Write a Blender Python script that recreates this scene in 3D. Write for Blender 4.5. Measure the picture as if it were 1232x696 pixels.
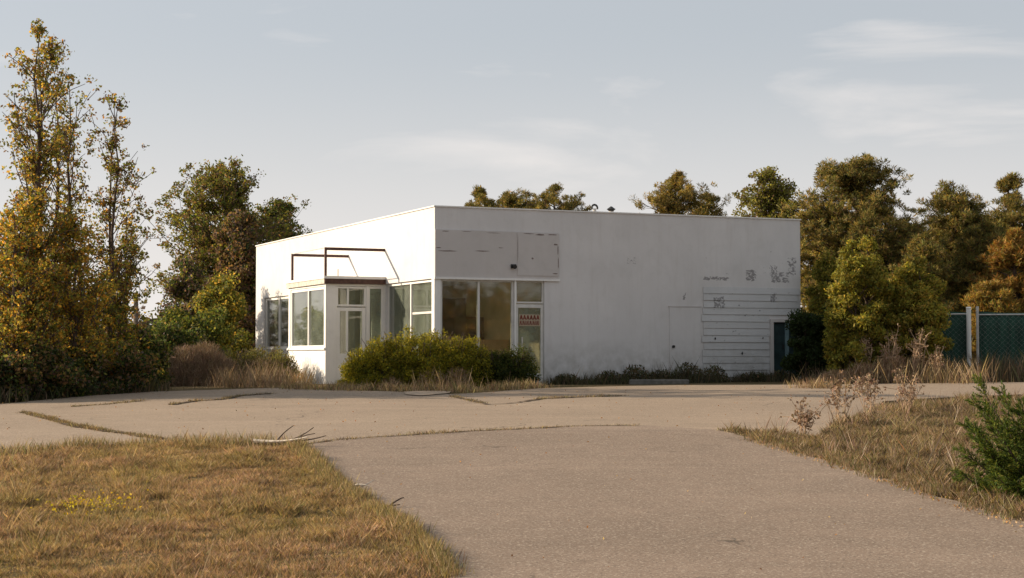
import bpy, bmesh, math, random
import numpy as np
from mathutils import Vector, Matrix
for o in list(bpy.data.objects): bpy.data.objects.remove(o, do_unlink=True)
scene = bpy.context.scene
col = scene.collection
random.seed(7)
R = math.radians

# ------------------------------------------------------------------ camera
F = 2071.0
PITCH = math.atan(82/F)
CAMZ = 2.5
cam_d = bpy.data.cameras.new('camera')
cam = bpy.data.objects.new('camera', cam_d); col.objects.link(cam)
cam.location = (0, 0, CAMZ)
cam.rotation_euler = (math.pi/2 + PITCH, 0, 0)
cam_d.sensor_width = 36; cam_d.lens = F/1232*36
cam_d.clip_end = 4000
scene.camera = cam

# ------------------------------------------------------------------ light
SUN_H = Vector((-0.983, 0.184)); EL = R(22.5)
SUN = Vector((SUN_H.x*math.cos(EL), SUN_H.y*math.cos(EL), math.sin(EL)))
world = bpy.data.worlds.new('World'); scene.world = world; world.use_nodes = True
wt = world.node_tree; wt.nodes.clear()
def wn(t, **k):
    n = wt.nodes.new(t)
    for a, b in k.items(): setattr(n, a, b)
    return n
sky = wn('ShaderNodeTexSky', sky_type='NISHITA', sun_disc=False)
sky.sun_elevation = EL; sky.sun_rotation = math.atan2(SUN.x, SUN.y)
sky.altitude = 0; sky.air_density = 1.0; sky.dust_density = 3.0; sky.ozone_density = 1.5
hs = wn('ShaderNodeHueSaturation'); hs.inputs['Saturation'].default_value = 0.38
wt.links.new(sky.outputs[0], hs.inputs['Color'])
tint = wn('ShaderNodeMix', data_type='RGBA', blend_type='MULTIPLY'); tint.inputs[0].default_value = 1
tint.inputs[7].default_value = (1.0, 0.99, 1.0, 1)
wt.links.new(hs.outputs[0], tint.inputs[6])
# thin high haze: evens the clear sky towards a pale grey mauve
hz = wn('ShaderNodeMix', data_type='RGBA'); hz.inputs[0].default_value = 0.62
hz.inputs[7].default_value = (3.45, 3.74, 4.02, 1)
wt.links.new(tint.outputs[2], hz.inputs[6])
tc = wn('ShaderNodeTexCoord')
mp = wn('ShaderNodeMapping'); mp.inputs['Location'].default_value = (5.7, .35, .3); mp.inputs['Scale'].default_value = (2.2, 2.2, 11); mp.inputs['Rotation'].default_value = (0, R(6), 0)
wt.links.new(tc.outputs['Generated'], mp.inputs[0])
nz = wn('ShaderNodeTexNoise'); nz.inputs['Scale'].default_value = 2.1; nz.inputs['Detail'].default_value = 7; nz.inputs['Roughness'].default_value = 0.55; nz.inputs['Distortion'].default_value = .5
wt.links.new(mp.outputs[0], nz.inputs['Vector'])
cr = wn('ShaderNodeMapRange'); cr.inputs[1].default_value = 0.56; cr.inputs[2].default_value = 0.8; cr.inputs[3].default_value = 0; cr.inputs[4].default_value = 0.45
wt.links.new(nz.outputs[0], cr.inputs[0])
cl = wn('ShaderNodeMix', data_type='RGBA'); cl.inputs[7].default_value = (7.3, 6.6, 6.1, 1)
wt.links.new(cr.outputs[0], cl.inputs[0]); wt.links.new(hz.outputs[2], cl.inputs[6])
# warm bright haze towards the horizon
sp = wn('ShaderNodeSeparateXYZ'); wt.links.new(tc.outputs['Generated'], sp.inputs[0])
hr = wn('ShaderNodeMapRange', interpolation_type='SMOOTHSTEP'); hr.inputs[1].default_value = 0.0; hr.inputs[2].default_value = 0.2; hr.inputs[3].default_value = 0.8; hr.inputs[4].default_value = 0
wt.links.new(sp.outputs[2], hr.inputs[0])
h2 = wn('ShaderNodeMix', data_type='RGBA'); h2.inputs[7].default_value = (6.2, 5.8, 5.5, 1)
wt.links.new(hr.outputs[0], h2.inputs[0]); wt.links.new(cl.outputs[2], h2.inputs[6])
bg = wn('ShaderNodeBackground'); bg.inputs[1].default_value = 0.105
wo = wn('ShaderNodeOutputWorld')
wt.links.new(h2.outputs[2], bg.inputs[0]); wt.links.new(bg.outputs[0], wo.inputs[0])

sd = bpy.data.lights.new('sun', 'SUN'); sd.energy = 4.9; sd.angle = R(0.5); sd.color = (1.0, 0.83, 0.62)
so = bpy.data.objects.new('sun', sd); col.objects.link(so)
so.rotation_euler = (-SUN).to_track_quat('-Z', 'Y').to_euler(); so.location = (-30, 10, 30)
vs = scene.view_settings
vs.view_transform = 'Standard'; vs.look = 'None'; vs.gamma = 1; vs.use_curve_mapping = False; vs.exposure = 0.6
try:
    scene.cycles.max_bounces = 8; scene.cycles.transparent_max_bounces = 12
except Exception: pass

# ------------------------------------------------------------------ helpers
def tag(o, label=None, cat=None, group=None, kind=None):
    if label: o['label'] = label
    if cat: o['category'] = cat
    if group: o['group'] = group
    if kind: o['kind'] = kind
    return o
def empty(name, loc, rz=0.0):
    o = bpy.data.objects.new(name, None); col.objects.link(o)
    o.location = loc; o.rotation_euler = (0, 0, rz); o.empty_display_size = .3
    return o
PY = np.array([-400, 9.5, 16, 28, 44, 400, 3000.]); PZ = np.array([0, 0.0, .45, 1.28, 1.755, 1.95, 1.95])
def ht(x, y):
    x = np.asarray(x, float); y = np.asarray(y, float)
    z = np.interp(y, PY, PZ)
    b = np.clip((y-14)/14, 0, 1)
    z = z - .012*np.clip(-3-x, 0, 25)*b + .008*np.clip(x-3, 0, 12)*b
    return z
def H(x, y): return float(ht(x, y))
def ray(px, py):
    x = (px-616)/F; z = (348-py)/F
    return x, math.cos(PITCH)-z*math.sin(PITCH), math.sin(PITCH)+z*math.cos(PITCH)
def at(px, py, Y):
    x, y, z = ray(px, py); t = Y/y
    return Vector((x*t, Y, CAMZ+z*t))
def gnd(px, py):
    x, y, z = ray(px, py); lo, hi = 5.0, 400.0
    for _ in range(60):
        m = (lo+hi)/2
        if CAMZ+z*m/y > H(x*m/y, m): lo = m
        else: hi = m
    return Vector((x*lo/y, lo, H(x*lo/y, lo)))
def gx(px, Y):
    x, y, z = ray(px, 430); X = x*Y/y
    return Vector((X, Y, H(X, Y)))
def zt(py, Y): return at(616, py, Y).z

class MB:
    def __init__(s): s.v = []; s.f = []
    def box(s, a, b):
        (x0, y0, z0), (x1, y1, z1) = a, b; n = len(s.v)
        s.v += [(x0,y0,z0),(x1,y0,z0),(x1,y1,z0),(x0,y1,z0),(x0,y0,z1),(x1,y0,z1),(x1,y1,z1),(x0,y1,z1)]
        s.f += [tuple(n+i for i in q) for q in ((0,3,2,1),(4,5,6,7),(0,1,5,4),(1,2,6,5),(2,3,7,6),(3,0,4,7))]
        return s
    def tube(s, pts, rad, sides=6, cap=True):
        pts = [Vector(p) for p in pts]
        if not hasattr(rad, '__len__'): rad = [rad]*len(pts)
        n0 = len(s.v)
        for i, p in enumerate(pts):
            d = (pts[min(i+1, len(pts)-1)]-pts[max(i-1, 0)])
            if d.length < 1e-9: d = Vector((0, 0, 1))
            d.normalize()
            a = Vector((0, 0, 1)) if abs(d.z) < .9 else Vector((1, 0, 0))
            u = d.cross(a).normalized(); w = d.cross(u)
            for k in range(sides):
                t = 2*math.pi*k/sides
                s.v.append(tuple(p+(u*math.cos(t)+w*math.sin(t))*rad[i]))
        for i in range(len(pts)-1):
            for k in range(sides):
                a = n0+i*sides+k; b = n0+i*sides+(k+1) % sides
                s.f.append((a, b, b+sides, a+sides))
        if cap:
            s.f.append(tuple(n0+k for k in reversed(range(sides))))
            s.f.append(tuple(n0+(len(pts)-1)*sides+k for k in range(sides)))
        return s
    def build(s, name, mat, parent=None, smooth=False, bevel=0):
        me = bpy.data.meshes.new(name); me.from_pydata(s.v, [], s.f)
        bm = bmesh.new(); bm.from_mesh(me); bmesh.ops.recalc_face_normals(bm, faces=bm.faces); bm.to_mesh(me); bm.free()
        o = bpy.data.objects.new(name, me); col.objects.link(o)
        if mat: me.materials.append(mat)
        if parent: o.parent = parent
        if smooth:
            me.polygons.foreach_set('use_smooth', [True]*len(me.polygons))
        if bevel:
            m = o.modifiers.new('bevel', 'BEVEL'); m.width = bevel; m.segments = 2; m.limit_method = 'ANGLE'
        return o
def np_mesh(name, verts, nper, colors, mat, parent=None):
    """verts (N*nper,3): N separate polygons of nper corners; colors (N,3) per polygon"""
    N = len(verts)//nper
    me = bpy.data.meshes.new(name)
    me.vertices.add(N*nper); me.vertices.foreach_set('co', np.asarray(verts, np.float32).ravel())
    me.loops.add(N*nper); me.loops.foreach_set('vertex_index', np.arange(N*nper, dtype=np.int32))
    me.polygons.add(N)
    me.polygons.foreach_set('loop_start', np.arange(0, N*nper, nper, dtype=np.int32))
    try: me.polygons.foreach_set('loop_total', np.full(N, nper, np.int32))
    except Exception: pass
    me.update(calc_edges=True)
    at_ = me.color_attributes.new('tone', 'FLOAT_COLOR', 'POINT')
    c = np.ones((N*nper, 4), np.float32); c[:, :3] = np.repeat(colors, nper, axis=0)
    at_.data.foreach_set('color', c.ravel())
    me.materials.append(mat)
    o = bpy.data.objects.new(name, me); col.objects.link(o)
    if parent: o.parent = parent
    return o

# ------------------------------------------------------------------ materials
class NT:
    def __init__(s, name):
        s.m = bpy.data.materials.new(name); s.m.use_nodes = True
        s.t = s.m.node_tree; s.t.nodes.clear()
        s.out = s.n('ShaderNodeOutputMaterial')
    def n(s, t, **k):
        n = s.t.nodes.new(t)
        for a, b in k.items(): setattr(n, a, b)
        return n
    def l(s, a, b): s.t.links.new(a, b)
    def coord(s, w='Object', scale=(1, 1, 1)):
        c = s.n('ShaderNodeTexCoord'); m = s.n('ShaderNodeMapping'); m.inputs['Scale'].default_value = scale
        s.l(c.outputs[w], m.inputs[0]); return m.outputs[0]
    def noise(s, vec, scale, detail=4, rough=.55, dist=0):
        n = s.n('ShaderNodeTexNoise'); n.inputs['Scale'].default_value = scale; n.inputs['Detail'].default_value = detail
        n.inputs['Roughness'].default_value = rough; n.inputs['Distortion'].default_value = dist
        if vec: s.l(vec, n.inputs['Vector'])
        return n.outputs[0]
    def rng(s, v, a, b, c=0, d=1, smooth=False):
        n = s.n('ShaderNodeMapRange')
        if smooth: n.interpolation_type = 'SMOOTHSTEP'
        for i, q in enumerate((a, b, c, d)): n.inputs[i+1].default_value = q
        s.l(v, n.inputs[0]); return n.outputs[0]
    def mix(s, f, a, b, mode='MIX'):
        n = s.n('ShaderNodeMix', data_type='RGBA', blend_type=mode)
        for i, q in ((0, f), (6, a), (7, b)):
            if isinstance(q, (int, float)): n.inputs[i].default_value = q
            elif isinstance(q, tuple): n.inputs[i].default_value = q if len(q) == 4 else q+(1,)
            else: s.l(q, n.inputs[i])
        return n.outputs[2]
    def math(s, op, a, b=None):
        n = s.n('ShaderNodeMath', operation=op)
        for i, q in ((0, a), (1, b)):
            if q is None: continue
            if isinstance(q, (int, float)): n.inputs[i].default_value = q
            else: s.l(q, n.inputs[i])
        return n.outputs[0]
    def bump(s, h, strength=.3, dist=.02):
        n = s.n('ShaderNodeBump'); n.inputs['Strength'].default_value = strength; n.inputs['Distance'].default_value = dist
        s.l(h, n.inputs['Height']); return n.outputs[0]
    def bsdf(s, color, rough=.8, normal=None, metal=0, spec=.3):
        b = s.n('ShaderNodeBsdfPrincipled')
        for k, q in (('Base Color', color), ('Roughness', rough), ('Metallic', metal), ('Specular IOR Level', spec)):
            if isinstance(q, tuple): b.inputs[k].default_value = q if len(q) == 4 else q+(1,)
            elif isinstance(q, (int, float)): b.inputs[k].default_value = q
            else: s.l(q, b.inputs[k])
        if normal: s.l(normal, b.inputs['Normal'])
        s.l(b.outputs[0], s.out.inputs[0]); return b
    def sep(s, vec):
        n = s.n('ShaderNodeSeparateXYZ'); s.l(vec, n.inputs[0]); return n.outputs

def mat_plain(name, c, rough=.7, var=.2, scale=6, metal=0, spec=.3):
    t = NT(name); v = t.coord()
    n = t.noise(v, scale, 5)
    c2 = tuple(q*(1-var) for q in c); c3 = tuple(min(1, q*(1+var)) for q in c)
    t.bsdf(t.mix(t.rng(n, .3, .7), c2, c3), rough, t.bump(t.noise(v, scale*8, 3), .15, .005), metal, spec)
    return t.m
def mat_foliage(name, trans=.35, rough=.7):
    t = NT(name)
    a = t.n('ShaderNodeAttribute'); a.attribute_name = 'tone'
    d = t.n('ShaderNodeBsdfPrincipled'); d.inputs['Roughness'].default_value = rough; d.inputs['Specular IOR Level'].default_value = .2
    t.l(a.outputs['Color'], d.inputs['Base Color'])
    tr = t.n('ShaderNodeBsdfTranslucent'); t.l(t.mix(1.0, a.outputs['Color'], (1.5, 1.35, .8), 'MULTIPLY'), tr.inputs[0])
    m = t.n('ShaderNodeMixShader'); m.inputs[0].default_value = trans
    t.l(d.outputs[0], m.inputs[1]); t.l(tr.outputs[0], m.inputs[2]); t.l(m.outputs[0], t.out.inputs[0])
    return t.m
def mat_asphalt(name, base, tone2, agg=55, patch=.35):
    t = NT(name); v = t.coord('Object')
    fine = t.noise(v, agg, 3, .7); mid = t.noise(v, 3.0, 6, .6); big = t.noise(v, patch, 5, .6, .6)
    c = t.mix(t.rng(big, .35, .65), base, tone2)
    c = t.mix(t.rng(mid, .3, .75, 0, .35), c, tuple(q*.72 for q in base))
    st = t.noise(t.coord('Object', (.18, 1.1, 1)), .9, 4, .6)
    c = t.mix(t.rng(st, .52, .72, 0, .35), c, tuple(q*1.3 for q in tone2))
    dk = t.noise(v, .9, 5, .7, 1.2)
    c = t.mix(t.rng(dk, .64, .72, 0, .4), c, tuple(q*.55 for q in base))
    c = t.mix(t.rng(fine, .52, .72, 0, .75), c, (.50, .43, .34))
    c = t.mix(t.rng(t.noise(v, agg*1.3, 2, .5), .3, .42, .65, 0), c, (.05, .04, .035))
    vo = t.n('ShaderNodeTexVoronoi', feature='DISTANCE_TO_EDGE'); vo.inputs['Scale'].default_value = .35
    wv = t.n('ShaderNodeVectorMath', operation='ADD'); nn = t.n('ShaderNodeTexNoise'); nn.inputs['Scale'].default_value = 1.6; nn.inputs['Detail'].default_value = 5
    t.l(v, nn.inputs['Vector']); t.l(v, wv.inputs[0]); t.l(nn.outputs[1], wv.inputs[1]); t.l(wv.outputs[0], vo.inputs['Vector'])
    gate = t.rng(t.noise(v, .4, 3), .56, .66)
    ck = t.math('MULTIPLY', t.rng(vo.outputs[0], .003, .010, 1, 0), gate)
    c = t.mix(t.math('MULTIPLY', ck, .7), c, (.05, .04, .03))
    hgt = t.math('SUBTRACT', t.math('ADD', t.math('MULTIPLY', fine, .6), mid), t.math('MULTIPLY', ck, .6))
    t.bsdf(c, .92, t.bump(hgt, .5, .012), 0, .2)
    return t.m

M = {}
M['leaf'] = mat_foliage('leaf_surface', .45)
M['needle'] = mat_foliage('needle_surface', .33)
M['grass'] = mat_foliage('grass_blade_surface', .3, .8)
M['dry'] = mat_foliage('dry_stem_surface', .15, .9)
M['bark'] = mat_plain('bark', (.085, .06, .045), .95, .4, 9)
M['bark_pale'] = mat_plain('pale_bark', (.16, .13, .10), .95, .4, 9)
M['driveway'] = mat_asphalt('old_driveway_asphalt', (.200, .148, .110), (.242, .179, .134), 30, .5)
M['lot'] = mat_asphalt('worn_lot_asphalt', (.252, .190, .137), (.298, .226, .163), 30, .22)
M['road'] = mat_asphalt('road_asphalt', (.07, .065, .06), (.09, .085, .08), 60)
def mat_ground():
    t = NT('dry_turf_soil'); v = t.coord('Object')
    a = t.noise(v, 1.3, 6, .6); b = t.noise(v, 11, 5, .7); c3 = t.noise(v, 60, 3, .7)
    c = t.mix(t.rng(a, .38, .6), (.17, .12, .06), (.115, .095, .035))
    c = t.mix(t.rng(b, .35, .7), c, (.10, .07, .04)); c = t.mix(t.rng(c3, .45, .75, 0, .6), c, (.27, .20, .11))
    t.bsdf(c, 1, t.bump(t.math('ADD', b, c3), .8, .05), 0, .1); return t.m
M['ground'] = mat_ground()
M['concrete'] = mat_plain('pale_concrete', (.36, .27, .19), .9, .25, 7)
M['concrete_dark'] = mat_plain('weathered_concrete', (.12, .11, .095), .95, .3, 9)

def mat_paint(name, c=(.66, .64, .63), peel=False, streak=.3, lowdirt=True):
    t = NT(name); v = t.coord('Object')
    big = t.noise(v, .6, 5, .6, .4); mid = t.noise(v, 3.5, 6, .65)
    s = t.noise(t.coord('Object', (2.5, 2.5, .25)), 2.2, 5, .65)
    k = t.mix(t.rng(big, .35, .7, 0, .55), c, tuple(q*.80 for q in c))
    k = t.mix(t.rng(t.noise(v, 1.7, 6, .7, .8), .52, .68, 0, .3), k, (c[0]*.78, c[1]*.78, c[2]*.76))
    k = t.mix(t.rng(s, .5, .8, 0, streak), k, (.46, .42, .38))
    k = t.mix(t.rng(mid, .6, .8, 0, .3), k, (.5, .47, .44))
    spk = t.noise(v, 9, 2, .5)
    k = t.mix(t.rng(spk, .765, .80, 0, .55), k, (.17, .15, .14))
    if peel:
        o = t.sep(v)
        def band(q, a, b, s=.12):
            return t.math('MULTIPLY', t.rng(q, a-s, a+s, 0, 1, True), t.rng(q, b-s, b+s, 1, 0, True))
        def patch(x0, x1, z0, z1, sc, th, w=.05, sx=1.0, soft=.1, rough=.6):
            m = t.math('MULTIPLY', band(o[0], x0, x1, soft), band(o[2], z0, z1, soft))
            n = t.noise(t.coord('Object', (sx, 1, 1)), sc, 4, rough)
            return t.rng(t.math('SUBTRACT', t.math('ADD', n, m), 1.0), th, th+w)
        L = [patch(8.15, 9.15, 2.9, 3.12, 20, .42, .06, .55), patch(8.9, 9.35, 3.08, 3.22, 22, .46, .06, .7), patch(9.6, 10.08, 2.9, 3.34, 17, .43, .06, .45),
             patch(10.45, 11.2, 2.86, 3.3, 15, .46, .06, .55), patch(11.0, 11.45, 3.1, 3.75, 14, .49, .06, .7), patch(10.4, 10.8, 3.05, 3.5, 19, .48, .06),
             patch(10.4, 10.75, 2.3, 2.7, 16, .46, .06), patch(8.5, 9.0, 2.1, 2.55, 14, .44, .06, 1.2), patch(7.5, 7.75, 2.3, 2.65, 14, .47, .06),
             patch(5.7, 6.15, 3.3, 3.65, 14, .52, .08), patch(8.2, 11.4, .3, 3.9, 13, .655, .03, .4, .1, .7), patch(3.5, 8.2, .2, 1.3, 7, .62, .2, .6, .3)]
        L = L[:-1]
        mk = L[0]
        for q in L[1:]: mk = t.math('MAXIMUM', mk, q)
        k = t.mix(t.math('MULTIPLY', mk, .66), k, (.10, .09, .09))
    if lowdirt:
        o = t.sep(v)
        dirt = t.math('MULTIPLY', t.rng(o[2], .1, 1.3, 1, 0), t.rng(mid, .35, .6))
        k = t.mix(t.math('MULTIPLY', dirt, .6), k, (.26, .24, .2))
    t.bsdf(k, .75, t.bump(t.math('ADD', t.math('MULTIPLY', mid, .6), t.noise(v, 45, 3)), .18, .01), 0, .25)
    return t.m
M['wall'] = mat_paint('white_painted_block', peel=True)
M['trim'] = mat_paint('white_trim_paint', (.8, .78, .75), streak=.15, lowdirt=False)
M['mullion'] = mat_plain('aluminium_mullion', (.62, .6, .56), .5, .1, 5)
M['panel'] = mat_paint('weathered_sign_panel_paint', (.56, .525, .505), streak=.3, lowdirt=False)
M['board'] = mat_paint('clapboard_paint', (.57, .57, .57), peel=True, streak=.25)
M['rust'] = mat_plain('brown_rusted_steel', (.085, .045, .035), .8, .35, 12)
M['teal'] = mat_plain('dark_teal_paint', (.022, .042, .045), .6, .3, 5)
M['tealpale'] = mat_plain('pale_teal_paint', (.16, .24, .26), .6, .3, 5)
M['roof'] = mat_plain('grey_roofing', (.2, .19, .18), .9, .2, 3)
M['dark'] = mat_plain('dark_metal', (.03, .03, .03), .5, .2, 8)
M['tan'] = mat_plain('tan_interior_paint', (.72, .6, .40), .8, .12, 1.5)
M['ceiling'] = mat_plain('ceiling_tile', (.8, .74, .62), .9, .08, 2)
M['floor'] = mat_plain('vinyl_floor', (.52, .44, .32), .5, .2, 2)
M['brown'] = mat_plain('dark_brown_wood', (.09, .05, .03), .6, .3, 4)
M['cover'] = mat_plain('beige_dust_sheet', (.5, .34, .2), .9, .2, 4)
M['red'] = mat_plain('red_lettering', (.2, .035, .02), .6, .2, 10)
M['white'] = mat_plain('white_sheet_metal', (.8, .78, .74), .5, .05, 5)
M['paper'] = mat_plain('faded_paper', (.42, .34, .24), .8, .1, 6)
M['galv'] = mat_plain('galvanised_steel', (.5, .48, .45), .5, .2, 8, .3)
M['wood_dead'] = mat_plain('bleached_dead_wood', (.6, .52, .43), .9, .25, 12)
def mat_glass(name, dust=.10, dustc=(.45, .5, .42), tint=.82):
    t = NT(name); v = t.coord('Object')
    fr = t.n('ShaderNodeFresnel'); fr.inputs[0].default_value = 1.5
    tr = t.n('ShaderNodeBsdfTransparent'); tr.inputs[0].default_value = (tint, tint*1.02, tint*.96, 1)
    gl = t.n('ShaderNodeBsdfGlossy'); gl.inputs['Roughness'].default_value = .03; gl.inputs[0].default_value = (1, 1, 1, 1)
    m = t.n('ShaderNodeMixShader'); t.l(t.math('MINIMUM', t.math('MULTIPLY', fr.outputs[0], 1.7), 1.0), m.inputs[0]); t.l(tr.outputs[0], m.inputs[1]); t.l(gl.outputs[0], m.inputs[2])
    d = t.n('ShaderNodeBsdfDiffuse'); d.inputs[0].default_value = dustc+(1,)
    d2 = t.n('ShaderNodeBsdfTranslucent'); d2.inputs[0].default_value = dustc+(1,)
    dm = t.n('ShaderNodeMixShader'); dm.inputs[0].default_value = .5; t.l(d.outputs[0], dm.inputs[1]); t.l(d2.outputs[0], dm.inputs[2])
    m2 = t.n('ShaderNodeMixShader'); t.l(t.rng(t.noise(v, 1.7, 6, .6), .25, .75, dust*.4, dust*1.6), m2.inputs[0])
    t.l(m.outputs[0], m2.inputs[1]); t.l(dm.outputs[0], m2.inputs[2]); t.l(m2.outputs[0], t.out.inputs[0])
    return t.m
M['glass'] = mat_glass('dusty_window_glass', .12)
M['glass_clear'] = mat_glass('old_shop_glass', .05, (.5, .42, .3), .93)
M['glass_dirty'] = mat_glass('milky_window_glass', .32, (.5, .56, .46))
def mat_screen():
    t = NT('green_privacy_mesh'); v = t.coord('Object')
    n = t.noise(t.coord('Object', (3, 1, .35)), 2.2, 4, .6)
    k = t.mix(t.rng(n, .35, .7), (.010, .036, .024), (.022, .075, .05))
    t.bsdf(k, .7, t.bump(t.noise(v, 30, 3), .3, .01), 0, .3); return t.m
M['screen'] = mat_screen()

# ------------------------------------------------------------------ ground, lot, driveway
def grid_cols():
    xs = sorted(set([-900, -400, -200, -120, -80, -60] + [float(q) for q in range(-48, 49)] + [60, 80, 120, 200, 400, 900]))
    ys = sorted(set([-300., -100., -50., -20., -10.] + [float(q) for q in range(-8, 80)] + [9.5, 90, 100, 130, 180, 260, 400, 800, 1600, 3000]))
    return xs, ys
XS, YS = grid_cols()
v = []; f = []
for y in YS:
    for x in XS: v.append((x, y, H(x, y)))
nx = len(XS)
for j in range(len(YS)-1):
    for i in range(nx-1): f.append((j*nx+i, j*nx+i+1, (j+1)*nx+i+1, (j+1)*nx+i))
me = bpy.data.meshes.new('ground'); me.from_pydata(v, [], f); me.materials.append(M['ground'])
g = bpy.data.objects.new('ground', me); col.objects.link(g); tag(g, 'dry grassy ground reaching to the horizon', kind='structure')

def jitter(poly, amp, step, closed=True, seed=1, skip=()):
    rnd = random.Random(seed); out = []
    n = len(poly)
    for i in range(n):
        a = Vector(poly[i]); b = Vector(poly[(i+1) % n]); L = (b-a).length
        k = 1 if i in skip else max(1, int(L/step))
        out.append(a)
        nrm = Vector((-(b-a).y, (b-a).x)).normalized() if L > 0 else Vector((0, 0))
        w = 0
        for j in range(1, k):
            w = .75*w + rnd.gauss(0, amp)*.6
            out.append(a.lerp(b, j/k)+nrm*w)
    return out
def sheet(name, poly, mat, dz, label):
    bm = bmesh.new()
    vs_ = [bm.verts.new((p[0], p[1], 0)) for p in poly]
    es = [bm.edges.new((vs_[i], vs_[(i+1) % len(vs_)])) for i in range(len(vs_))]
    bmesh.ops.triangle_fill(bm, use_beauty=True, edges=es)
    xs = [p[0] for p in poly]; ys = [p[1] for p in poly]
    for q in YS:
        if min(ys) < q < max(ys):
            bmesh.ops.bisect_plane(bm, geom=bm.verts[:]+bm.edges[:]+bm.faces[:], plane_co=(0, q, 0), plane_no=(0, 1, 0))
    for q in (-48, -36, -28, -20, -12, -3, 3, 9, 15, 30):
        if min(xs) < q < max(xs):
            bmesh.ops.bisect_plane(bm, geom=bm.verts[:]+bm.edges[:]+bm.faces[:], plane_co=(q, 0, 0), plane_no=(1, 0, 0))
    for w in bm.verts: w.co.z = H(w.co.x, w.co.y)+dz
    bmesh.ops.recalc_face_normals(bm, faces=bm.faces)
    me = bpy.data.meshes.new(name); bm.to_mesh(me); bm.free()
    if me.polygons and me.polygons[0].normal.z < 0: me.flip_normals()
    me.materials.append(mat)
    o = bpy.data.objects.new(name, me); col.objects.link(o); tag(o, label, kind='structure'); return o
G = lambda *pp: [gnd(*p).xy for p in pp]
crack_line = G((355, 538), (405, 531), (460, 527), (540, 522), (620, 518), (700, 514), (780, 513.5), (870, 519))
lawn_top = [Vector((-40, 27.2))]+G((-120, 553), (0, 548), (90, 540), (180, 534))
isl_up = G((985, 526), (1015, 508), (1060, 492), (1180, 483), (1232, 481))+[Vector((40, 30))]
lot_back = [Vector((40, 45.5)), Vector((14, 45))]+G((960, 463.5), (820, 464), (650, 468), (545, 475), (440, 471), (345, 467), (250, 470), (180, 472), (90, 478), (0, 487), (-80, 494))+[Vector((-40, 37))]
lot_poly = lawn_top+crack_line+isl_up+lot_back
sheet('parking_lot', jitter(lot_poly, .05, .35, seed=3), M['lot'], .010, 'worn pale asphalt parking lot before the building')
dl = G((545, 696), (480, 632), (440, 606), (400, 578))
dr = G((870, 519), (930, 537), (985, 553), (1080, 583), (1232, 629))
drive_poly = list(reversed(crack_line))[0:1][:0]
drive_poly = [Vector((-4.5, 9.5)), Vector((-2.2, 11.5)), Vector((-1.3, 13.5))]+dl+crack_line+dr[1:]+[Vector((7.4, 15.5)), Vector((9, 12)), Vector((12.5, 9.5))]
sheet('driveway', jitter(drive_poly, .04, .3, seed=5), M['driveway'], .018, 'brown grey asphalt driveway sloping up to the lot')
sheet('road', [Vector((-200, 1-8)), Vector((200, 1-8)), Vector((200, 9.5)), Vector((-200, 9.5))], M['road'], .012, 'asphalt road at the foot of the driveway')
pad = G((485, 473), (515, 471.5), (543, 472.5), (536, 475), (505, 477.5), (488, 476))
sheet('concrete_apron', jitter(pad, .04, .3, seed=8), M['concrete'], .03, 'broken pale concrete apron by the bushes')

# ------------------------------------------------------------------ foliage makers
def pal(rs, n, colors, w=None, var=.18):
    c = np.array(colors); i = rs.choice(len(c), n, p=w)
    out = c[i]*(1+rs.normal(0, var, (n, 1)))*(1+rs.normal(0, .06, (n, 3)))
    return np.clip(out, .004, .9)
def leaf_quads(rs, P, size, flat=0.0, aspect=.6, dirs=None):
    n = len(P)
    a = rs.normal(size=(n, 3)) if dirs is None else dirs+rs.normal(0, .45, (n, 3))
    a /= np.linalg.norm(a, axis=1)[:, None]+1e-9
    b = rs.normal(size=(n, 3)); b -= (b*a).sum(1)[:, None]*a; b /= np.linalg.norm(b, axis=1)[:, None]+1e-9
    s = size*rs.uniform(.6, 1.35, (n, 1))
    v = np.empty((n, 4, 3))
    v[:, 0] = P-a*s*.5; v[:, 1] = P+b*s*aspect*.5; v[:, 2] = P+a*s*.5; v[:, 3] = P-b*s*aspect*.5
    return v.reshape(-1, 3)
def env(prof, h):
    hs_ = [p[0] for p in prof]; rs_ = [p[1] for p in prof]
    return np.interp(h, hs_, rs_)
def limb(mb, a, b, r0, rs, sag=.1, n=4, sides=5):
    a = np.array(a); b = np.array(b); L = np.linalg.norm(b-a)
    pts = []; rad = []
    w = rs.normal(0, .05*L, 3)
    for i in range(n+1):
        t = i/n; p = a*(1-t)+b*t; p = p+w*math.sin(math.pi*t)+np.array([0, 0, sag*L])*math.sin(math.pi*t)*.6
        pts.append(p); rad.append(r0*(1-.8*t)+.004)
    mb.tube(pts, rad, sides, False)
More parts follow.
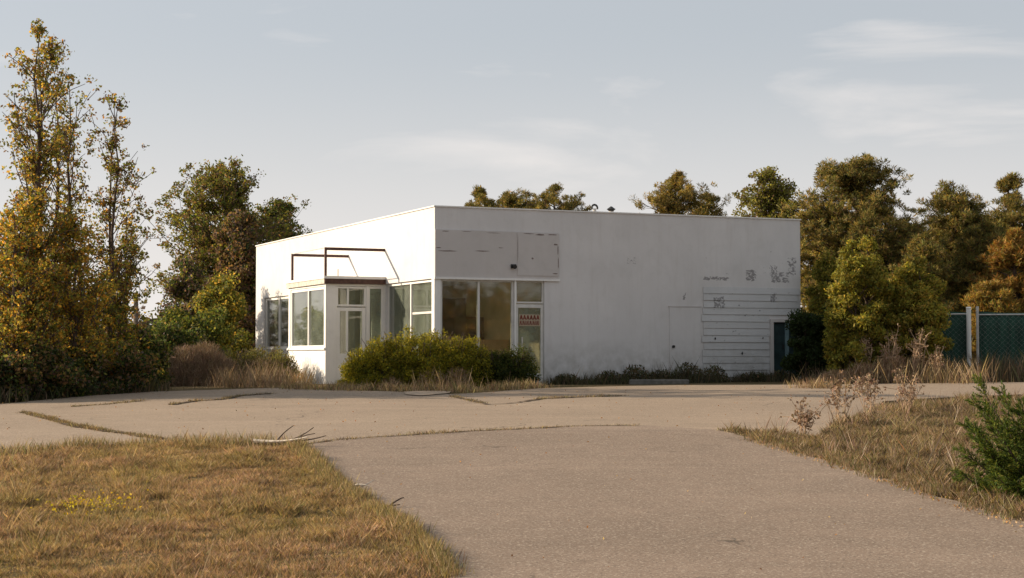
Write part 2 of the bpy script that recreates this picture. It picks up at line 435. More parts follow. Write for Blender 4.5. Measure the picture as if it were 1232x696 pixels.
def tree(name, label, cat, base, height, prof, seed, palette, w=None, clumps=90, per=260, cr=.45, ls=.11, trunk_r=.14,
         group=None, mat='leaf', bark='bark', stems=1, lean=(0, 0), var=.2, kind='leaf', clump_var=.25, ysq=1.0, aspect=.6, branch_from=.35, trunk_top=.97, hw=None, shell=0.0, habit=None, pads=6, droop=0.0, per_tuft=24):
    rs = np.random.RandomState(seed)
    root = empty(name, base); tag(root, label, cat, group)
    mb = MB(); trunks = []
    for s in range(stems):
        off = rs.normal(0, .12*stems, 2) if stems > 1 else np.zeros(2)
        top = np.array([off[0]*1.4+lean[0], off[1]*1.4+lean[1], height*(trunk_top-.06*s)])
        n = 9; wob = rs.normal(0, height*.012, (n+1, 2)); pts = []
        for i in range(n+1):
            t = i/n; p = np.array([off[0], off[1], -.15])*(1-t)+top*t
            p[0] += wob[i, 0]*t; p[1] += wob[i, 1]*t; pts.append(p)
        mb.tube(pts, [trunk_r*(1-.88*(i/n))*(1.25 if i == 0 else 1) for i in range(n+1)], 8)
        trunks.append(np.array(pts))
    C = []; per_ = per
    hh = np.linspace(prof[0][0], prof[-1][0], 200); ww = env(prof, hh)+.05; 
    if hw is not None: ww = ww*np.interp(hh, [h_[0] for h_ in hw], [h_[1] for h_ in hw])
    ww /= ww.sum()
    if habit is not None:
        per_ = per_tuft; gaps = [(rs.uniform(0, 2*math.pi), rs.uniform(.2, 1), rs.uniform(.25, .6)) for _ in range(9)]
        whorl = np.sort(rs.uniform(prof[0][0], prof[-1][0], max(6, int(height*1.6))))
        for i in range(clumps):
            h = rs.choice(hh, p=ww)
            if kind == 'needle' and rs.rand() < .45: h = whorl[np.argmin(abs(whorl-h))]+rs.normal(0, .02)
            a = rs.uniform(0, 2*math.pi); r = env(prof, h)*rs.uniform(.45, 1.15)
            for (ga, gh, gs) in gaps:
                if abs(h-gh) < .07 and math.cos(a-ga) > .2: r *= gs+.2
            el = R(habit)*rs.uniform(.6, 1.3)*(1 if kind != 'needle' else (.4+1.0*h)); zc = h*height
            zb = max(zc-r*math.tan(min(el, 1.25)), height*.04)
            T = trunks[rs.randint(stems)]
            ti = min(max((zb+.15)/(T[-1][2]+.15), 0), 1)*(len(T)-1); k = int(min(ti, len(T)-2)); bp = T[k]*(1-(ti-k))+T[k+1]*(ti-k)
            tip = np.array([bp[0]+r*math.cos(a), bp[1]+r*math.sin(a)*ysq, zc])
            limb(mb, bp, tip, max(.010, trunk_r*.2*(1-h*.5)), rs, .08*(1 if kind != 'needle' else -.6), 4, 4)
            for q in range(pads):
                t = rs.uniform(.3, 1.03)**.7; c = bp*(1-t)+tip*t+rs.normal(0, 1, 3)*np.array([.2, .2, .16 if kind == 'needle' else .2])*(.4+.5*r)
                C.append(c)
                if rs.rand() < .35: limb(mb, bp*(1-t*.85)+tip*t*.85, c, .008, rs, .05, 2, 3)
    for i in range(clumps if habit is None else 0):
        h = rs.choice(hh, p=ww)+rs.uniform(-.01, .01); r = env(prof, h)*max(shell, 1)*(rs.uniform(shell if shell<1 else 0, 1)**.6)
        a = rs.uniform(0, 2*math.pi); T = trunks[rs.randint(stems)]
        zc = h*height; ti = min(max((zc+.15)/(T[-1][2]+.15), 0), 1)*(len(T)-1); k = int(min(ti, len(T)-2)); tp = T[k]*(1-(ti-k))+T[k+1]*(ti-k)
        c = np.array([tp[0]+r*math.cos(a), tp[1]+r*math.sin(a)*ysq, zc]); C.append(c)
        zb = max(zc-r*rs.uniform(.4, 1.0)-.2, height*.08); ti = min(max((zb+.15)/(T[-1][2]+.15), 0), 1)*(len(T)-1); k = int(min(ti, len(T)-2)); bp = T[k]*(1-(ti-k))+T[k+1]*(ti-k)
        limb(mb, bp, c, max(.012, trunk_r*.22*(1-h*.6)), rs)
    mb.build('trunk', M[bark], root, True)
    P = []; CL = []; D = []
    for c in C:
        m = int(per_*rs.uniform(.5, 1.4)); q = rs.normal(size=(m, 3)); q /= np.linalg.norm(q, axis=1)[:, None]
        rad = cr*rs.uniform(.6, 1.3)
        if kind == 'needle':
            rr = rs.uniform(.55, 1, (m, 1)); q[:, 2] *= .75
            D.append(q*np.array([1, 1, 1])+np.array([0, 0, .45]))
        else:
            rr = rs.uniform(0, 1, (m, 1))**.45; D.append(rs.normal(size=(m, 3)))
            q = q*np.array([1, 1, .8])
        P.append(c+q*rr*rad)
        CL.append(pal(rs, m, palette, w, var)*(1+rs.uniform(-clump_var, clump_var)))
    P = np.concatenate(P); CL = np.concatenate(CL); D = np.concatenate(D)
    if kind == 'needle': V_ = leaf_quads(rs, P, ls, aspect=aspect, dirs=D)
    else: V_ = leaf_quads(rs, P, ls, aspect=aspect)
    np_mesh('crown', V_, 4, CL, M[mat], root)
    return root

# -- colours of foliage
OLV = (.17, .165, .04); GRN = (.08, .11, .026); YEL = (.50, .34, .06); ORG = (.38, .18, .03); BRN = (.21, .13, .06); PUR = (.14, .095, .08); DGR = (.035, .052, .018); YGR = (.19, .18, .03); PINE = (.165, .15, .045); PING = (.30, .21, .06)

# -- left poplars
def pop(label, px, Y, topy, rad, seed, palette, w, **k):
    k.setdefault('shell', .3)
    b = gx(px, Y); h = (zt(topy, Y)-b.z)
    a = dict(clumps=110, per=150, cr=.25, ls=.10, trunk_r=.10, branch_from=.3)
    a.update(k); a.update(habit=56, pads=6, per_tuft=17, cr=.16, ls=.085, hw=[(0, 1.0), (.4, 1.0), (1, 1.5)])
    a['clumps'] = int(a['clumps']*.5); a['stems'] = 2 if rad > .7 else a.get('stems', 1)
    return tree('poplar_tree', label, 'tree', b, h, [(.10, rad*.8), (.3, rad*1.05), (.55, rad*1.0), (.78, rad*.85), (.92, rad*.5), (1.0, rad*.12)], seed, palette, w,
                group='poplars along the left edge of the lot', **a)
AUT = [(.20, .20, .045), (.15, .175, .04), YEL, ORG, BRN, PUR]
pop('yellowing poplar cut by the left edge of the photo', -4, 41, 235, 1.15, 11, AUT, [.28, .2, .27, .13, .08, .04], clumps=250, per=65)
pop('tallest golden topped poplar, thin spire rising highest over the lot', 36, 42, 32, 1.4, 12, AUT, [.3, .2, .2, .07, .15, .08], clumps=330, per=55)
pop('tall poplar with forked thin top just right of the highest spire', 72, 43.5, 88, 1.3, 13, AUT, [.3, .15, .13, .07, .2, .15], clumps=190, per=55)
pop('thin half bare poplar with dark purple leaves over slender stems', 114, 44, 112, 1.0, 14, AUT, [.22, .2, .06, .04, .2, .28], clumps=120, per=52, stems=2, trunk_r=.07)
pop('short sparse poplar at the right end of the row, by the utility pole', 150, 45, 250, .62, 15, AUT, [.25, .3, .12, .05, .15, .13], clumps=100, per=55, trunk_r=.07)
pop('green and orange poplar filling the lower row in front of the highest spire', 22, 40.5, 255, 1.1, 16, AUT, [.28, .2, .28, .14, .06, .04], clumps=190, per=75)
pop('low yellow green poplar with twin stems between the tall trunks', 92, 42.5, 265, 1.1, 17, AUT, [.3, .12, .33, .17, .06, .02], clumps=200, per=70, stems=2, trunk_r=.07)
pop('low dark green poplar nearest the gap of open sky', 135, 44, 320, .95, 18, AUT, [.32, .33, .2, .05, .08, .02], clumps=170, per=75)

# -- undergrowth along the left edge
def shrub(name, label, px, Y, topy, rad, seed, palette, w=None, clumps=60, per=240, cr=.3, ls=.09, group=None, base=None, prof=None, mat='leaf', cat='shrub', **k):
    b = gx(px, Y) if base is None else base; h = (zt(topy, Y)-b.z)
    return tree(name, label, cat, b, h, prof or [(.08, rad*.9), (.35, rad), (.65, rad*.85), (.88, rad*.5), (.98, .1)], seed, palette, w, clumps=clumps, per=per, cr=cr, ls=ls, trunk_r=.04,
                stems=3, group=group, mat=mat, branch_from=.05, **k)
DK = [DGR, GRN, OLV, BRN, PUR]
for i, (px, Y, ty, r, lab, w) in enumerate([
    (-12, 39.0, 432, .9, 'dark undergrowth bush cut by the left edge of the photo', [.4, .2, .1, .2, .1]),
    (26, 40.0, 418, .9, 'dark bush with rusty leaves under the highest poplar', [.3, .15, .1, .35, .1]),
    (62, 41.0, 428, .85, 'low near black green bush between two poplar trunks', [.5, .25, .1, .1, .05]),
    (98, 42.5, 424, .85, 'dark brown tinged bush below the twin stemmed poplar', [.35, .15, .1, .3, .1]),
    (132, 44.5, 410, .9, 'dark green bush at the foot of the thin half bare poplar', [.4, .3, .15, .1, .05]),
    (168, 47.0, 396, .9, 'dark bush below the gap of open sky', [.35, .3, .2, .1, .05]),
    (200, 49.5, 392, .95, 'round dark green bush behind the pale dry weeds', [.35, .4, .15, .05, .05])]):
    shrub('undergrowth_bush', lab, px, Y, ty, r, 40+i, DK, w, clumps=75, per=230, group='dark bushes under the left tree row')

# -- middle left trees
def vtree(name, label, px, Y, topy, prof, seed, palette, w, cat='tree', **k):
    b = gx(px, Y); h = zt(topy, Y)-b.z
    return tree(name, label, cat, b, h, prof, seed, palette, w, **k)
vtree('maple_tree', 'broad airy green tree rising behind the left end of the white building', 272, 70, 192,
      [(.2, 1.3), (.4, 2.6), (.58, 3.3), (.75, 3.2), (.88, 2.3), (1, .4)], 61, [OLV, GRN, YGR, BRN, PUR], [.35, .2, .15, .2, .1], clumps=330, cr=.26, ls=.12, trunk_r=.17, habit=38, pads=8, per_tuft=26)
vtree('maple_tree', 'rounded green tree whose crown shows over the left roof edge', 338, 74, 236,
      [(.3, .8), (.5, 1.2), (.75, 1.15), (.9, .8), (1, .2)], 62, [OLV, GRN, DGR, BRN], [.35, .35, .15, .15], clumps=132, cr=.26, ls=.12, trunk_r=.17, habit=38, pads=8, per_tuft=26)
vtree('maple_tree', 'dense tree with its own shade put into dark brown leaf colours, right against the left end of the building', 288, 66, 262,
      [(.05, 1.0), (.3, 1.25), (.6, 1.1), (.85, .9), (1, .3)], 63, [PUR, BRN, DGR, OLV], [.3, .35, .2, .15], clumps=150, per=260, cr=.45, ls=.13, trunk_r=.14)  # dark brown leaf palette stands for the crown's own shade
vtree('young_tree', 'yellow green young tree in front of the tree toned dark for its own shade', 262, 60, 330,
      [(.05, 1.0), (.4, 1.25), (.7, .9), (1, .2)], 64, [YGR, OLV, YEL, GRN], [.3, .4, .15, .15], clumps=110, per=240, cr=.38, ls=.11, trunk_r=.08)
vtree('young_tree', 'small purple black tree leaning beside the open sky gap', 226, 62, 318,
      [(.2, 1.0), (.5, 1.05), (.8, .8), (1, .2)], 65, [PUR, DGR, OLV], [.5, .3, .2], clumps=70, per=190, cr=.38, ls=.12, trunk_r=.08)
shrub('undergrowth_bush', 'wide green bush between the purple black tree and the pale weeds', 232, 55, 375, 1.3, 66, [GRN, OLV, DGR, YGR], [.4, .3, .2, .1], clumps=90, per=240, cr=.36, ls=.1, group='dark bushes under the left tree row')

# -- pines behind the building and to the right
PN = [PINE, PING, OLV, DGR, BRN]
def pine(label, px, Y, topy, W, seed, w=(.4, .25, .15, .1, .1), clumps=260, per=150, cr=.2, prof=None, group='pines behind the building', name='pine_tree', pl=None, **k):
    b = gx(px, Y); h = zt(topy, Y)-b.z
    a = dict(kind='needle', mat='needle', trunk_r=.2, shell=.3, clump_var=.38)
    a.update(k); cr = .2; a.update(habit=26, pads=9, per_tuft=62, ls=.17, aspect=.17)
    clumps = int(clumps*.75)
    return tree(name, label, 'tree', b, h, prof or [(.12, W*.8), (.35, W), (.6, W*.92), (.8, W*.62), (.93, W*.3), (1, .08)], seed, pl or PN, list(w), clumps=clumps, per=per, cr=cr, group=group, **a)
lowp = lambda W: [(.55, W), (.86, W*1.05), (.94, W*.7), (1, .15)]
pine('round topped pine showing over the roof, leftmost of three', 574, 82, 230, 1.7, 71, clumps=110, prof=lowp(1.6))
pine('widest pine over the roof, in the middle of three', 615, 84, 224, 1.7, 72, clumps=150, prof=lowp(1.9))
pine('pine tip with a small point over the roof, rightmost of three', 666, 82, 223, 1.4, 73, clumps=120, prof=lowp(1.5))
pine('golden pointed pine rising over the roof beside the open sky', 816, 76, 210, 1.6, 74, (.3, .45, .1, .05, .1), clumps=150, prof=lowp(1.7))
pine('low thin pine over the roof right of the golden pointed one', 853, 78, 236, 1.2, 75, clumps=80, prof=lowp(1.3))
vtree('maple_tree', 'pale loose leaved tree over the right end of the roof', 932, 72, 205,
      [(.5, 1.5), (.7, 2.2), (.87, 2.0), (1, .5)], 76, [OLV, YGR, PINE, PUR], [.4, .25, .2, .15], clumps=143, cr=.26, ls=.12, trunk_r=.17, habit=38, pads=8, per_tuft=26)
pine('huge dark crowned pine, tallest one right of the building', 1035, 62, 187, 2.3, 77, clumps=520, prof=[(.12, 1.8), (.35, 2.4), (.6, 2.7), (.8, 2.2), (.93, 1.4), (1, .3)], group='pines right of the building')
pine('dense golden green pine between the huge pine and the building', 992, 66, 262, 1.6, 78, (.35, .35, .12, .08, .1), clumps=230, group='pines right of the building')
pine('broad pine above the fence post with lit left side', 1150, 66, 217, 2.0, 79, clumps=420, group='pines right of the building', prof=[(.1, 2.2), (.35, 2.5), (.6, 2.3), (.8, 1.8), (.93, 1.0), (1, .25)])
pine('tall pine cut by the right edge of the photo', 1218, 68, 210, 2.5, 80, clumps=300, per=150, group='pines right of the building')
pine('olive pine filling behind the green fence near the right edge', 1180, 62, 262, 1.6, 84, clumps=260, group='pines right of the building')
pine('dense olive pine low between the huge pine and the broad pine', 1108, 58, 285, 1.4, 85, clumps=230, group='pines right of the building')
pine('small sparse pine in the gap between the two broad right pines', 1102, 72, 262, 1.5, 81, clumps=200, group='pines right of the building')
pine('rust orange foliaged tree low at the right edge behind the fence', 1222, 57, 278, 1.3, 82, (.1, .2, .1, .0, .6), clumps=190, group='pines right of the building', pl=[PINE, PING, YGR, DGR, (.27, .14, .035)])
pine('low orange brown bushy pine just over the green fence', 1192, 56, 335, 1.2, 83, (.15, .3, .15, .0, .4), clumps=120, group='pines right of the building', pl=[PINE, PING, YGR, DGR, (.25, .14, .03)], prof=[(.1, 1.2), (.5, 1.2), (.8, .8), (1, .2)])

# -- arborvitae shrubs right of the building
YG = [(.28, .25, .045), (.19, .19, .035), (.34, .25, .05), (.10, .115, .025)]
flame = lambda r: [(.03, r*.8), (.25, r), (.5, r*.9), (.75, r*.6), (.92, r*.25), (1, .04)]
def arb(label, px, Y, topy, r, seed, palette=YG, w=(.35, .35, .15, .15), **k):
    b = gx(px, Y); h = zt(topy, Y)-b.z
    a = dict(clumps=230, per=210, cr=.24, ls=.10, trunk_r=.05, aspect=.4, stems=2, shell=.45)
    a.update(k)
    return tree('conifer_shrub', label, 'shrub', b, h, flame(r), seed, palette, list(w), group='upright conifer shrubs beside the building', **a)
arb('yellow green upright shrub touching the right end of the building', 1003, 50.8, 305, .85, 91)
arb('tallest pointed olive shrub in the middle of the clump', 1042, 46.9, 290, .85, 92)
arb('wide yellow brown shrub at the right of the clump nearest the fence post', 1076, 46.9, 314, .82, 93, w=(.3, .3, .28, .12), clumps=260)
arb('low mid green shrub behind the fence post side of the clump', 1102, 49.6, 350, .5, 94, w=(.2, .4, .1, .3))
shrub('evergreen_bush', 'near black green bush overlapping the building end beside the teal door', 979, 48.7, 358, .52, 95, [DGR, (.03, .05, .015)], None, clumps=90, per=260, cr=.26, ls=.08)

# -- bushes in front of the building
HB = [(.27, .24, .02), (.16, .165, .02), (.07, .085, .018), (.30, .24, .03)]
def lobes(name, label, cat, parts, seed, palette, w, ls=.05, per=9000, stalks=30, mat='leaf', group=None):
    rs = np.random.RandomState(seed)
    c0 = Vector((sum(p[0] for p in parts)/len(parts), sum(p[1] for p in parts)/len(parts), 0)); c0.z = H(c0.x, c0.y)
    root = empty(name, c0); tag(root, label, cat, group)
    mb = MB(); P = []; CL = []
    for (x, y, r, rz) in parts:
        z0 = H(x, y)
        for i in range(stalks):
            a = rs.uniform(0, 6.28); e = rs.uniform(.3, 1)*r*.85
            limb(mb, (x-c0.x+rs.normal(0, .08), y-c0.y+rs.normal(0, .08), z0-c0.z-.05), (x-c0.x+e*math.cos(a), y-c0.y+e*math.sin(a), z0-c0.z+rz*rs.uniform(.5, .95)), .012, rs)
        nc = int(per/90)
        for i in range(nc):
            u = rs.normal(size=3); u /= np.linalg.norm(u); u[2] = abs(u[2])*.99-(.12 if rs.rand() < .3 else 0)
            rr = rs.uniform(.5, 1.0)
            c = np.array([x-c0.x+u[0]*r*rr, y-c0.y+u[1]*r*rr, z0-c0.z+max(.05, u[2]*rz*rr)])
            m = int(90*rs.uniform(.5, 1.5)); q = rs.normal(0, 1, (m, 3)); q /= np.linalg.norm(q, axis=1)[:, None]
            P.append(c+q*rs.uniform(0, 1, (m, 1))**.5*.14*rs.uniform(.7, 1.5)*np.array([1, 1, 1.15]))
            CL.append(pal(rs, m, palette, w, .2)*(1+rs.uniform(-.25, .25)))
    mb.build('stems', M['bark'], root)
    P = np.concatenate(P); CL = np.concatenate(CL)
    np_mesh('foliage', leaf_quads(rs, P, ls, aspect=.5), 4, CL, M[mat], root)
    return root
def LX(px, Y): return gx(px, Y).x
lobes('hedge_bush', 'large rounded yew bush, bright yellow green where sunlit, before the corner windows', 'bush',
      [(LX(436, 44.5), 44.5, .6, 1.0), (LX(462, 44.4), 44.4, .85, 1.36), (LX(488, 44.5), 44.5, .95, 1.5), (LX(516, 44.4), 44.4, .95, 1.56), (LX(543, 44.5), 44.5, .9, 1.5), (LX(570, 44.6), 44.6, .72, 1.32)],
      101, HB, [.38, .34, .12, .16], per=19000)
lobes('hedge_bush', 'lower dark green bush before the right window panes and shop door', 'bush',
      [(LX(594, 44.6), 44.6, .62, 1.0), (LX(622, 44.7), 44.7, .6, 1.05)], 102, [(.05, .07, .014), (.09, .095, .016), (.025, .035, .01)], [.4, .35, .25], per=16000)
lobes('shrub', 'rounded grey green shrub with bare brown twigs left of the white vestibule', 'bush',
      [(LX(286, 50), 50, 1.0, 1.15), (LX(318, 50.5), 50.5, 1.0, 1.2), (LX(338, 49.6), 49.6, .55, .95)], 103, [(.15, .15, .045), (.12, .125, .03), (.18, .13, .07), (.17, .16, .05)], [.3, .3, .15, .25], ls=.045, per=12000, stalks=70)

# -- grass and weeds
def inpoly(P, poly):
    x = P[:, 0]; y = P[:, 1]; n = len(poly); r = np.zeros(len(P), bool); j = n-1
    for i in range(n):
        xi, yi = poly[i][0], poly[i][1]; xj, yj = poly[j][0], poly[j][1]
        c = ((yi > y) != (yj > y)) & (x < (xj-xi)*(y-yi)/((yj-yi) if yj != yi else 1e-9)+xi); r ^= c; j = i
    return r
def vnoise(P, s, seed):
    rs = np.random.RandomState(seed); g_ = rs.rand(64, 64); q = P*s+1000.3; i = np.floor(q).astype(int); f_ = q-i; f_ = f_*f_*(3-2*f_)
    a = g_[i[:, 0] % 64, i[:, 1] % 64]; b = g_[(i[:, 0]+1) % 64, i[:, 1] % 64]; c = g_[i[:, 0] % 64, (i[:, 1]+1) % 64]; d = g_[(i[:, 0]+1) % 64, (i[:, 1]+1) % 64]
    return (a*(1-f_[:, 0])+b*f_[:, 0])*(1-f_[:, 1])+(c*(1-f_[:, 0])+d*f_[:, 0])*f_[:, 1]
def blades(name, label, P, hgt, seed, palette, w, wid=.006, lean=.5, mat='grass', patchcol=None, hvar=.35):
    wid = wid*.55
    rs = np.random.RandomState(seed); n = len(P)
    z = ht(P[:, 0], P[:, 1]); B = np.column_stack([P, z])
    h = hgt*np.clip(rs.normal(1, hvar, n), .25, 2.2)
    h = np.minimum(h*(.5+.9*vnoise(P, 1.9, 47)), hgt*1.9)
    if 'grass' in name: h = h*(.35+1.3*vnoise(P, 3.3, 41)*(.4+1.2*vnoise(P, 9.0, 43)))
    a = rs.uniform(0, 2*math.pi, n); side = np.column_stack([np.cos(a), np.sin(a), np.zeros(n)])*(wid*rs.uniform(.6, 1.5, n))[:, None]
    L = np.clip(rs.normal(0, lean, (n, 2)), -1.4*lean, 1.4*lean)
    tip = B+np.column_stack([L[:, 0]*h, L[:, 1]*h, h])
    mid = B+np.column_stack([L[:, 0]*h*.47, L[:, 1]*h*.47, h*.53])
    V_ = np.empty((n, 4, 3)); V_[:, 0] = B-side; V_[:, 1] = B+side; V_[:, 2] = tip; V_[:, 3] = mid-side*.7
    c = pal(rs, n, palette, w, .22)
    if patchcol is not None: c = patchcol(P, c)
    if mat == 'grass': c = c*.84+c.mean(1)[:, None]*.16
    return tag(np_mesh(name, V_.reshape(-1, 3), 4, c, M[mat]), label, 'grass' if 'grass' in name else 'weeds', kind='stuff')
def tufty(poly, dens, seed, tuft=.03, frac=.6):
    rs = np.random.RandomState(seed); xs = [p[0] for p in poly]; ys = [p[1] for p in poly]
    A = (max(xs)-min(xs))*(max(ys)-min(ys)); n = int(A*dens)
    P = np.column_stack([rs.uniform(min(xs), max(xs), n), rs.uniform(min(ys), max(ys), n)])
    k = int(n*frac); tc_ = P[k:][rs.randint(0, n-k, k)][:, :] if n-k > 0 else P[:k]
    cc = tc_[rs.randint(0, max(1, k//14), k)] if k > 20 else tc_
    P[:k] = cc+rs.normal(0, tuft, (k, 2))
    return P[inpoly(P, poly)]
STRAW = (.42, .31, .16); GOLD = (.30, .23, .085); GG = (.16, .155, .055); RB = (.22, .14, .085); PKB = (.34, .24, .15)
lawn = G((-40, 551), (0, 548), (90, 541), (180, 534), (270, 536), (355, 538), (400, 578), (440, 606), (480, 632), (545, 696), (560, 712))+[Vector((-6.5, 14.8))]
def lawncol(P, c):
    n1 = vnoise(P, .9, 5)+.5*vnoise(P, 2.7, 6)
    k = np.clip((n1-.55)*1.6, 0, 1)[:, None]
    grn = np.array([1.0, .98, .8]); brn = np.array([1.12, .97, 1.08])
    return c*(grn*k+brn*(1-k))*(.65+.7*vnoise(P, 5, 9))[:, None]
P1 = tufty(lawn, 5200, 201, .022); P1 = P1[vnoise(P1, 2.2, 88)*.6+vnoise(P1, 6, 89)*.4 > .2]; 
blades('lawn_grass', 'dry yellow brown lawn grass left of the driveway', P1, .052, 202, [STRAW, GOLD, GG, RB, PKB], [.30, .22, .15, .15, .18], .0065, .7, patchcol=lawncol)
rs_ = np.random.RandomState(5)
seedm = vnoise(P1, 1.3, 77) > .52
P1b = P1[seedm][::45]
blades('tall_lawn_grass', 'taller seeding stems standing over the dry lawn', P1b, .17, 203, [(.3, .2, .11), (.38, .27, .14), (.2, .17, .06)], [.4, .3, .3], .004, .35)
isl = dr[0:1]+G((930, 537), (985, 553), (1080, 583), (1232, 629))+[Vector((9.5, 18.5)), Vector((14, 28))]+list(reversed(isl_up[:-1]))
def islcol(P, c): return c*(.75+.5*vnoise(P, 1.5, 9))[:, None]
P2 = tufty(isl, 2400, 205)
blades('island_grass', 'brown dry grass on the island right of the driveway', P2, .085, 206, [RB, PKB, (.12, .085, .04), GG, GOLD], [.3, .22, .2, .15, .13], .009, .6, patchcol=islcol)
P2b = tufty(isl, 55, 207); P2b = P2b[(vnoise(P2b, .8, 4) > .45)]
blades('island_weeds', 'sparse pinkish dry weed stems over the island grass', P2b, .24, 208, [(.3, .2, .15), (.2, .12, .09), (.36, .28, .2)], None, .006, .3)
# outside strip of turf round the scene, thin
outer = [Vector((-40, 12)), Vector((-6.5, 14.8)), Vector((-9, 27)), Vector((-40, 27))]
blades('verge_grass', 'dry grass beyond the left edge of the view', tufty(outer, 60, 209), .09, 210, [STRAW, GOLD, GG, RB], None, .02, .6)

def along(pts, dens, spread, seed):
    rs = np.random.RandomState(seed); out = []; dens = dens*2.2
    for a, b in zip(pts[:-1], pts[1:]):
        L = (b-a).length; n = int(L*dens); t = rs.uniform(0, 1, n)
        q = np.array(a)[None]*(1-t)[:, None]+np.array(b)[None]*t[:, None]; out.append(q+rs.normal(0, 1, (n, 2))*np.array(spread))
    return np.concatenate(out)
def gap(P, s, th, seed): return P[vnoise(P, s, seed) > th]
WD = [RB, GG, STRAW, (.12, .08, .05)]
# crack weeds
cr1 = G((355, 538), (405, 531), (460, 527), (540, 522), (620, 518), (700, 514), (780, 513.5))
def strip(name, pts, wid, label):
    pts = jitter(pts+[pts[-1]], .05, .25, seed=len(name))[:-1] if False else pts
    rs = np.random.RandomState(int(wid*1000)+len(pts)); L = []; Rr = []; dense = []
    for a, b in zip(pts[:-1], pts[1:]):
        k = max(2, int((b-a).length/.2))
        for j in range(k): dense.append(a.lerp(b, j/k))
    for i, p in enumerate(dense):
        q = dense[min(i+1, len(dense)-1)]-dense[max(i-1, 0)]; nrm = Vector((-q.y, q.x)).normalized() if q.length else Vector((0, 1))
        o_ = rs.normal(0, .03); w_ = wid*rs.uniform(.3, 1.4)
        L.append(p+nrm*(o_+w_)); Rr.append(p+nrm*(o_-w_))
    mb = MB()
    for p, q in zip(L, Rr):
        mb.v.append((p.x, p.y, H(p.x, p.y)+.026)); mb.v.append((q.x, q.y, H(q.x, q.y)+.026))
    for i in range(len(L)-1): mb.f.append((2*i, 2*i+2, 2*i+3, 2*i+1))
    o = mb.build(name, M['crackfill']); tag(o, label, kind='structure'); return dense
M['crackfill'] = mat_plain('dark_soil_in_cracks', (.075, .05, .03), 1, .4, 20)
cracks = [('pavement_crack', cr1, .035, 'long weedy crack where the driveway meets the lot'),
          ('pavement_crack', G((28, 497), (60, 505), (92, 514), (130, 520), (170, 526), (205, 531)), .09, 'weed filled curved crack on the left of the lot'),
          ('pavement_crack', G((205, 488), (240, 483), (265, 482), (290, 477), (335, 474)), .09, 'stepped crack left of the vestibule'),
          ('pavement_crack', G((545, 478), (590, 488), (620, 486), (650, 481), (690, 479), (760, 477)), .05, 'crooked crack before the hedge bushes'),
          ('pavement_crack', G((868, 519), (900, 526), (940, 531), (985, 533)), .07, 'crack beside the tip of the right island'),
          ('pavement_crack', G((60, 492), (120, 488), (185, 482)), .03, 'faint crack near the left trees')]
for i, (nm, pts, w_, lb) in enumerate(cracks):
    dn = strip(nm, pts, w_, lb)
    P = gap(along(dn, 130 if i != 1 else 220, (.06, .06), 300+i), 1.5, .2 if i == 0 else .34, 20+i)
    blades('crack_weeds', 'short brown weeds growing in the '+lb, P, .055, 310+i, WD, None, .009, .6)
# weeds along edges
def wstrip(name, label, pts, dens, spread, h, seed, palette, w=None, wid=.01, th=.0, lean=.35, sc=1.0, mat='grass'):
    P = along(pts, dens, spread, seed)
    if th: P = gap(P, sc, th, seed)
    return blades(name, label, P, h, seed+1, palette, w, wid, lean, mat)
wstrip('edge_weeds', 'brown weeds along the lot edge before the hedge bushes', G((345, 468), (420, 470), (500, 471), (560, 472), (650, 466)), 260, (.2, .25), .16, 401, [RB, STRAW, PKB, GG], wid=.012, th=.3)
wstrip('edge_weeds', 'straw weeds against the vestibule base', G((350, 466), (375, 466)), 160, (.2, .12), .3, 403, [STRAW, PKB], wid=.01)
wstrip('tall_dry_weeds', 'tall straw weeds standing before the big yew bush', G((505, 470), (560, 471)), 60, (.3, .2), .35, 405, [PKB, RB, STRAW], wid=.009, lean=.25)
wstrip('edge_weeds', 'low sunlit weeds left of the wheel stop by the wall', G((648, 462), (735, 461.5)), 500, (.3, .35), .28, 407, [GOLD, GG, RB, STRAW], wid=.014)
TH = R(23.6); Cx, Cy, BZ = -2.07, 46.0, 1.75
def bl(x, y): return Vector((Cx+x*math.cos(TH)-y*math.sin(TH), Cy+x*math.sin(TH)+y*math.cos(TH)))
DW = [(.07, .075, .03), (.10, .10, .04), (.15, .10, .06), (.05, .05, .03)]
wstrip('wall_weeds', 'tall dark weeds along the foot of the shaded wall', [bl(3.4, -.45), bl(11.4, -.5)], 430, (.3, .28), .2, 409, DW, wid=.013, th=.35, sc=1.1)
wstrip('wall_weeds', 'leafy weeds standing highest in the middle of the shaded wall', [bl(5.6, -.35), bl(8.3, -.35)], 130, (.35, .2), .42, 411, DW, wid=.009, th=.55, sc=.9)
wstrip('edge_weeds', 'pale dry weeds at the corner of the lot right of the building', G((970, 467), (1005, 468)), 300, (.25, .2), .25, 413, [PKB, STRAW, RB], wid=.012)
wstrip('edge_weeds', 'dry weeds between the shrub clump and the lot', G((1000, 461), (1170, 461)), 330, (.4, .8), .42, 415, [PKB, RB, STRAW, (.12, .09, .05)], wid=.013)
wstrip('edge_weeds', 'brown weeds under the green fence', G((1165, 459), (1290, 459)), 330, (.3, .6), .5, 417, [RB, GG, (.12, .09, .06)], wid=.014)
wstrip('edge_weeds', 'dark ragged grass under the left tree row', G((-80, 489), (0, 483), (90, 475), (180, 470)), 500, (.3, .45), .3, 419, DW, wid=.018)
wstrip('edge_weeds', 'weeds fringing the upper edge of the dry lawn', G((-40, 551), (0, 548), (90, 541), (180, 534), (270, 536), (355, 537)), 350, (.15, .18), .13, 421, [RB, STRAW, GG], wid=.008)
wstrip('edge_weeds', 'ragged grass spilling over the left driveway edge', [p for p in G((355, 538), (400, 578), (440, 606), (480, 632), (545, 696))], 700, (.07, .07), .1, 423, [GG, GOLD, RB, STRAW], wid=.007)
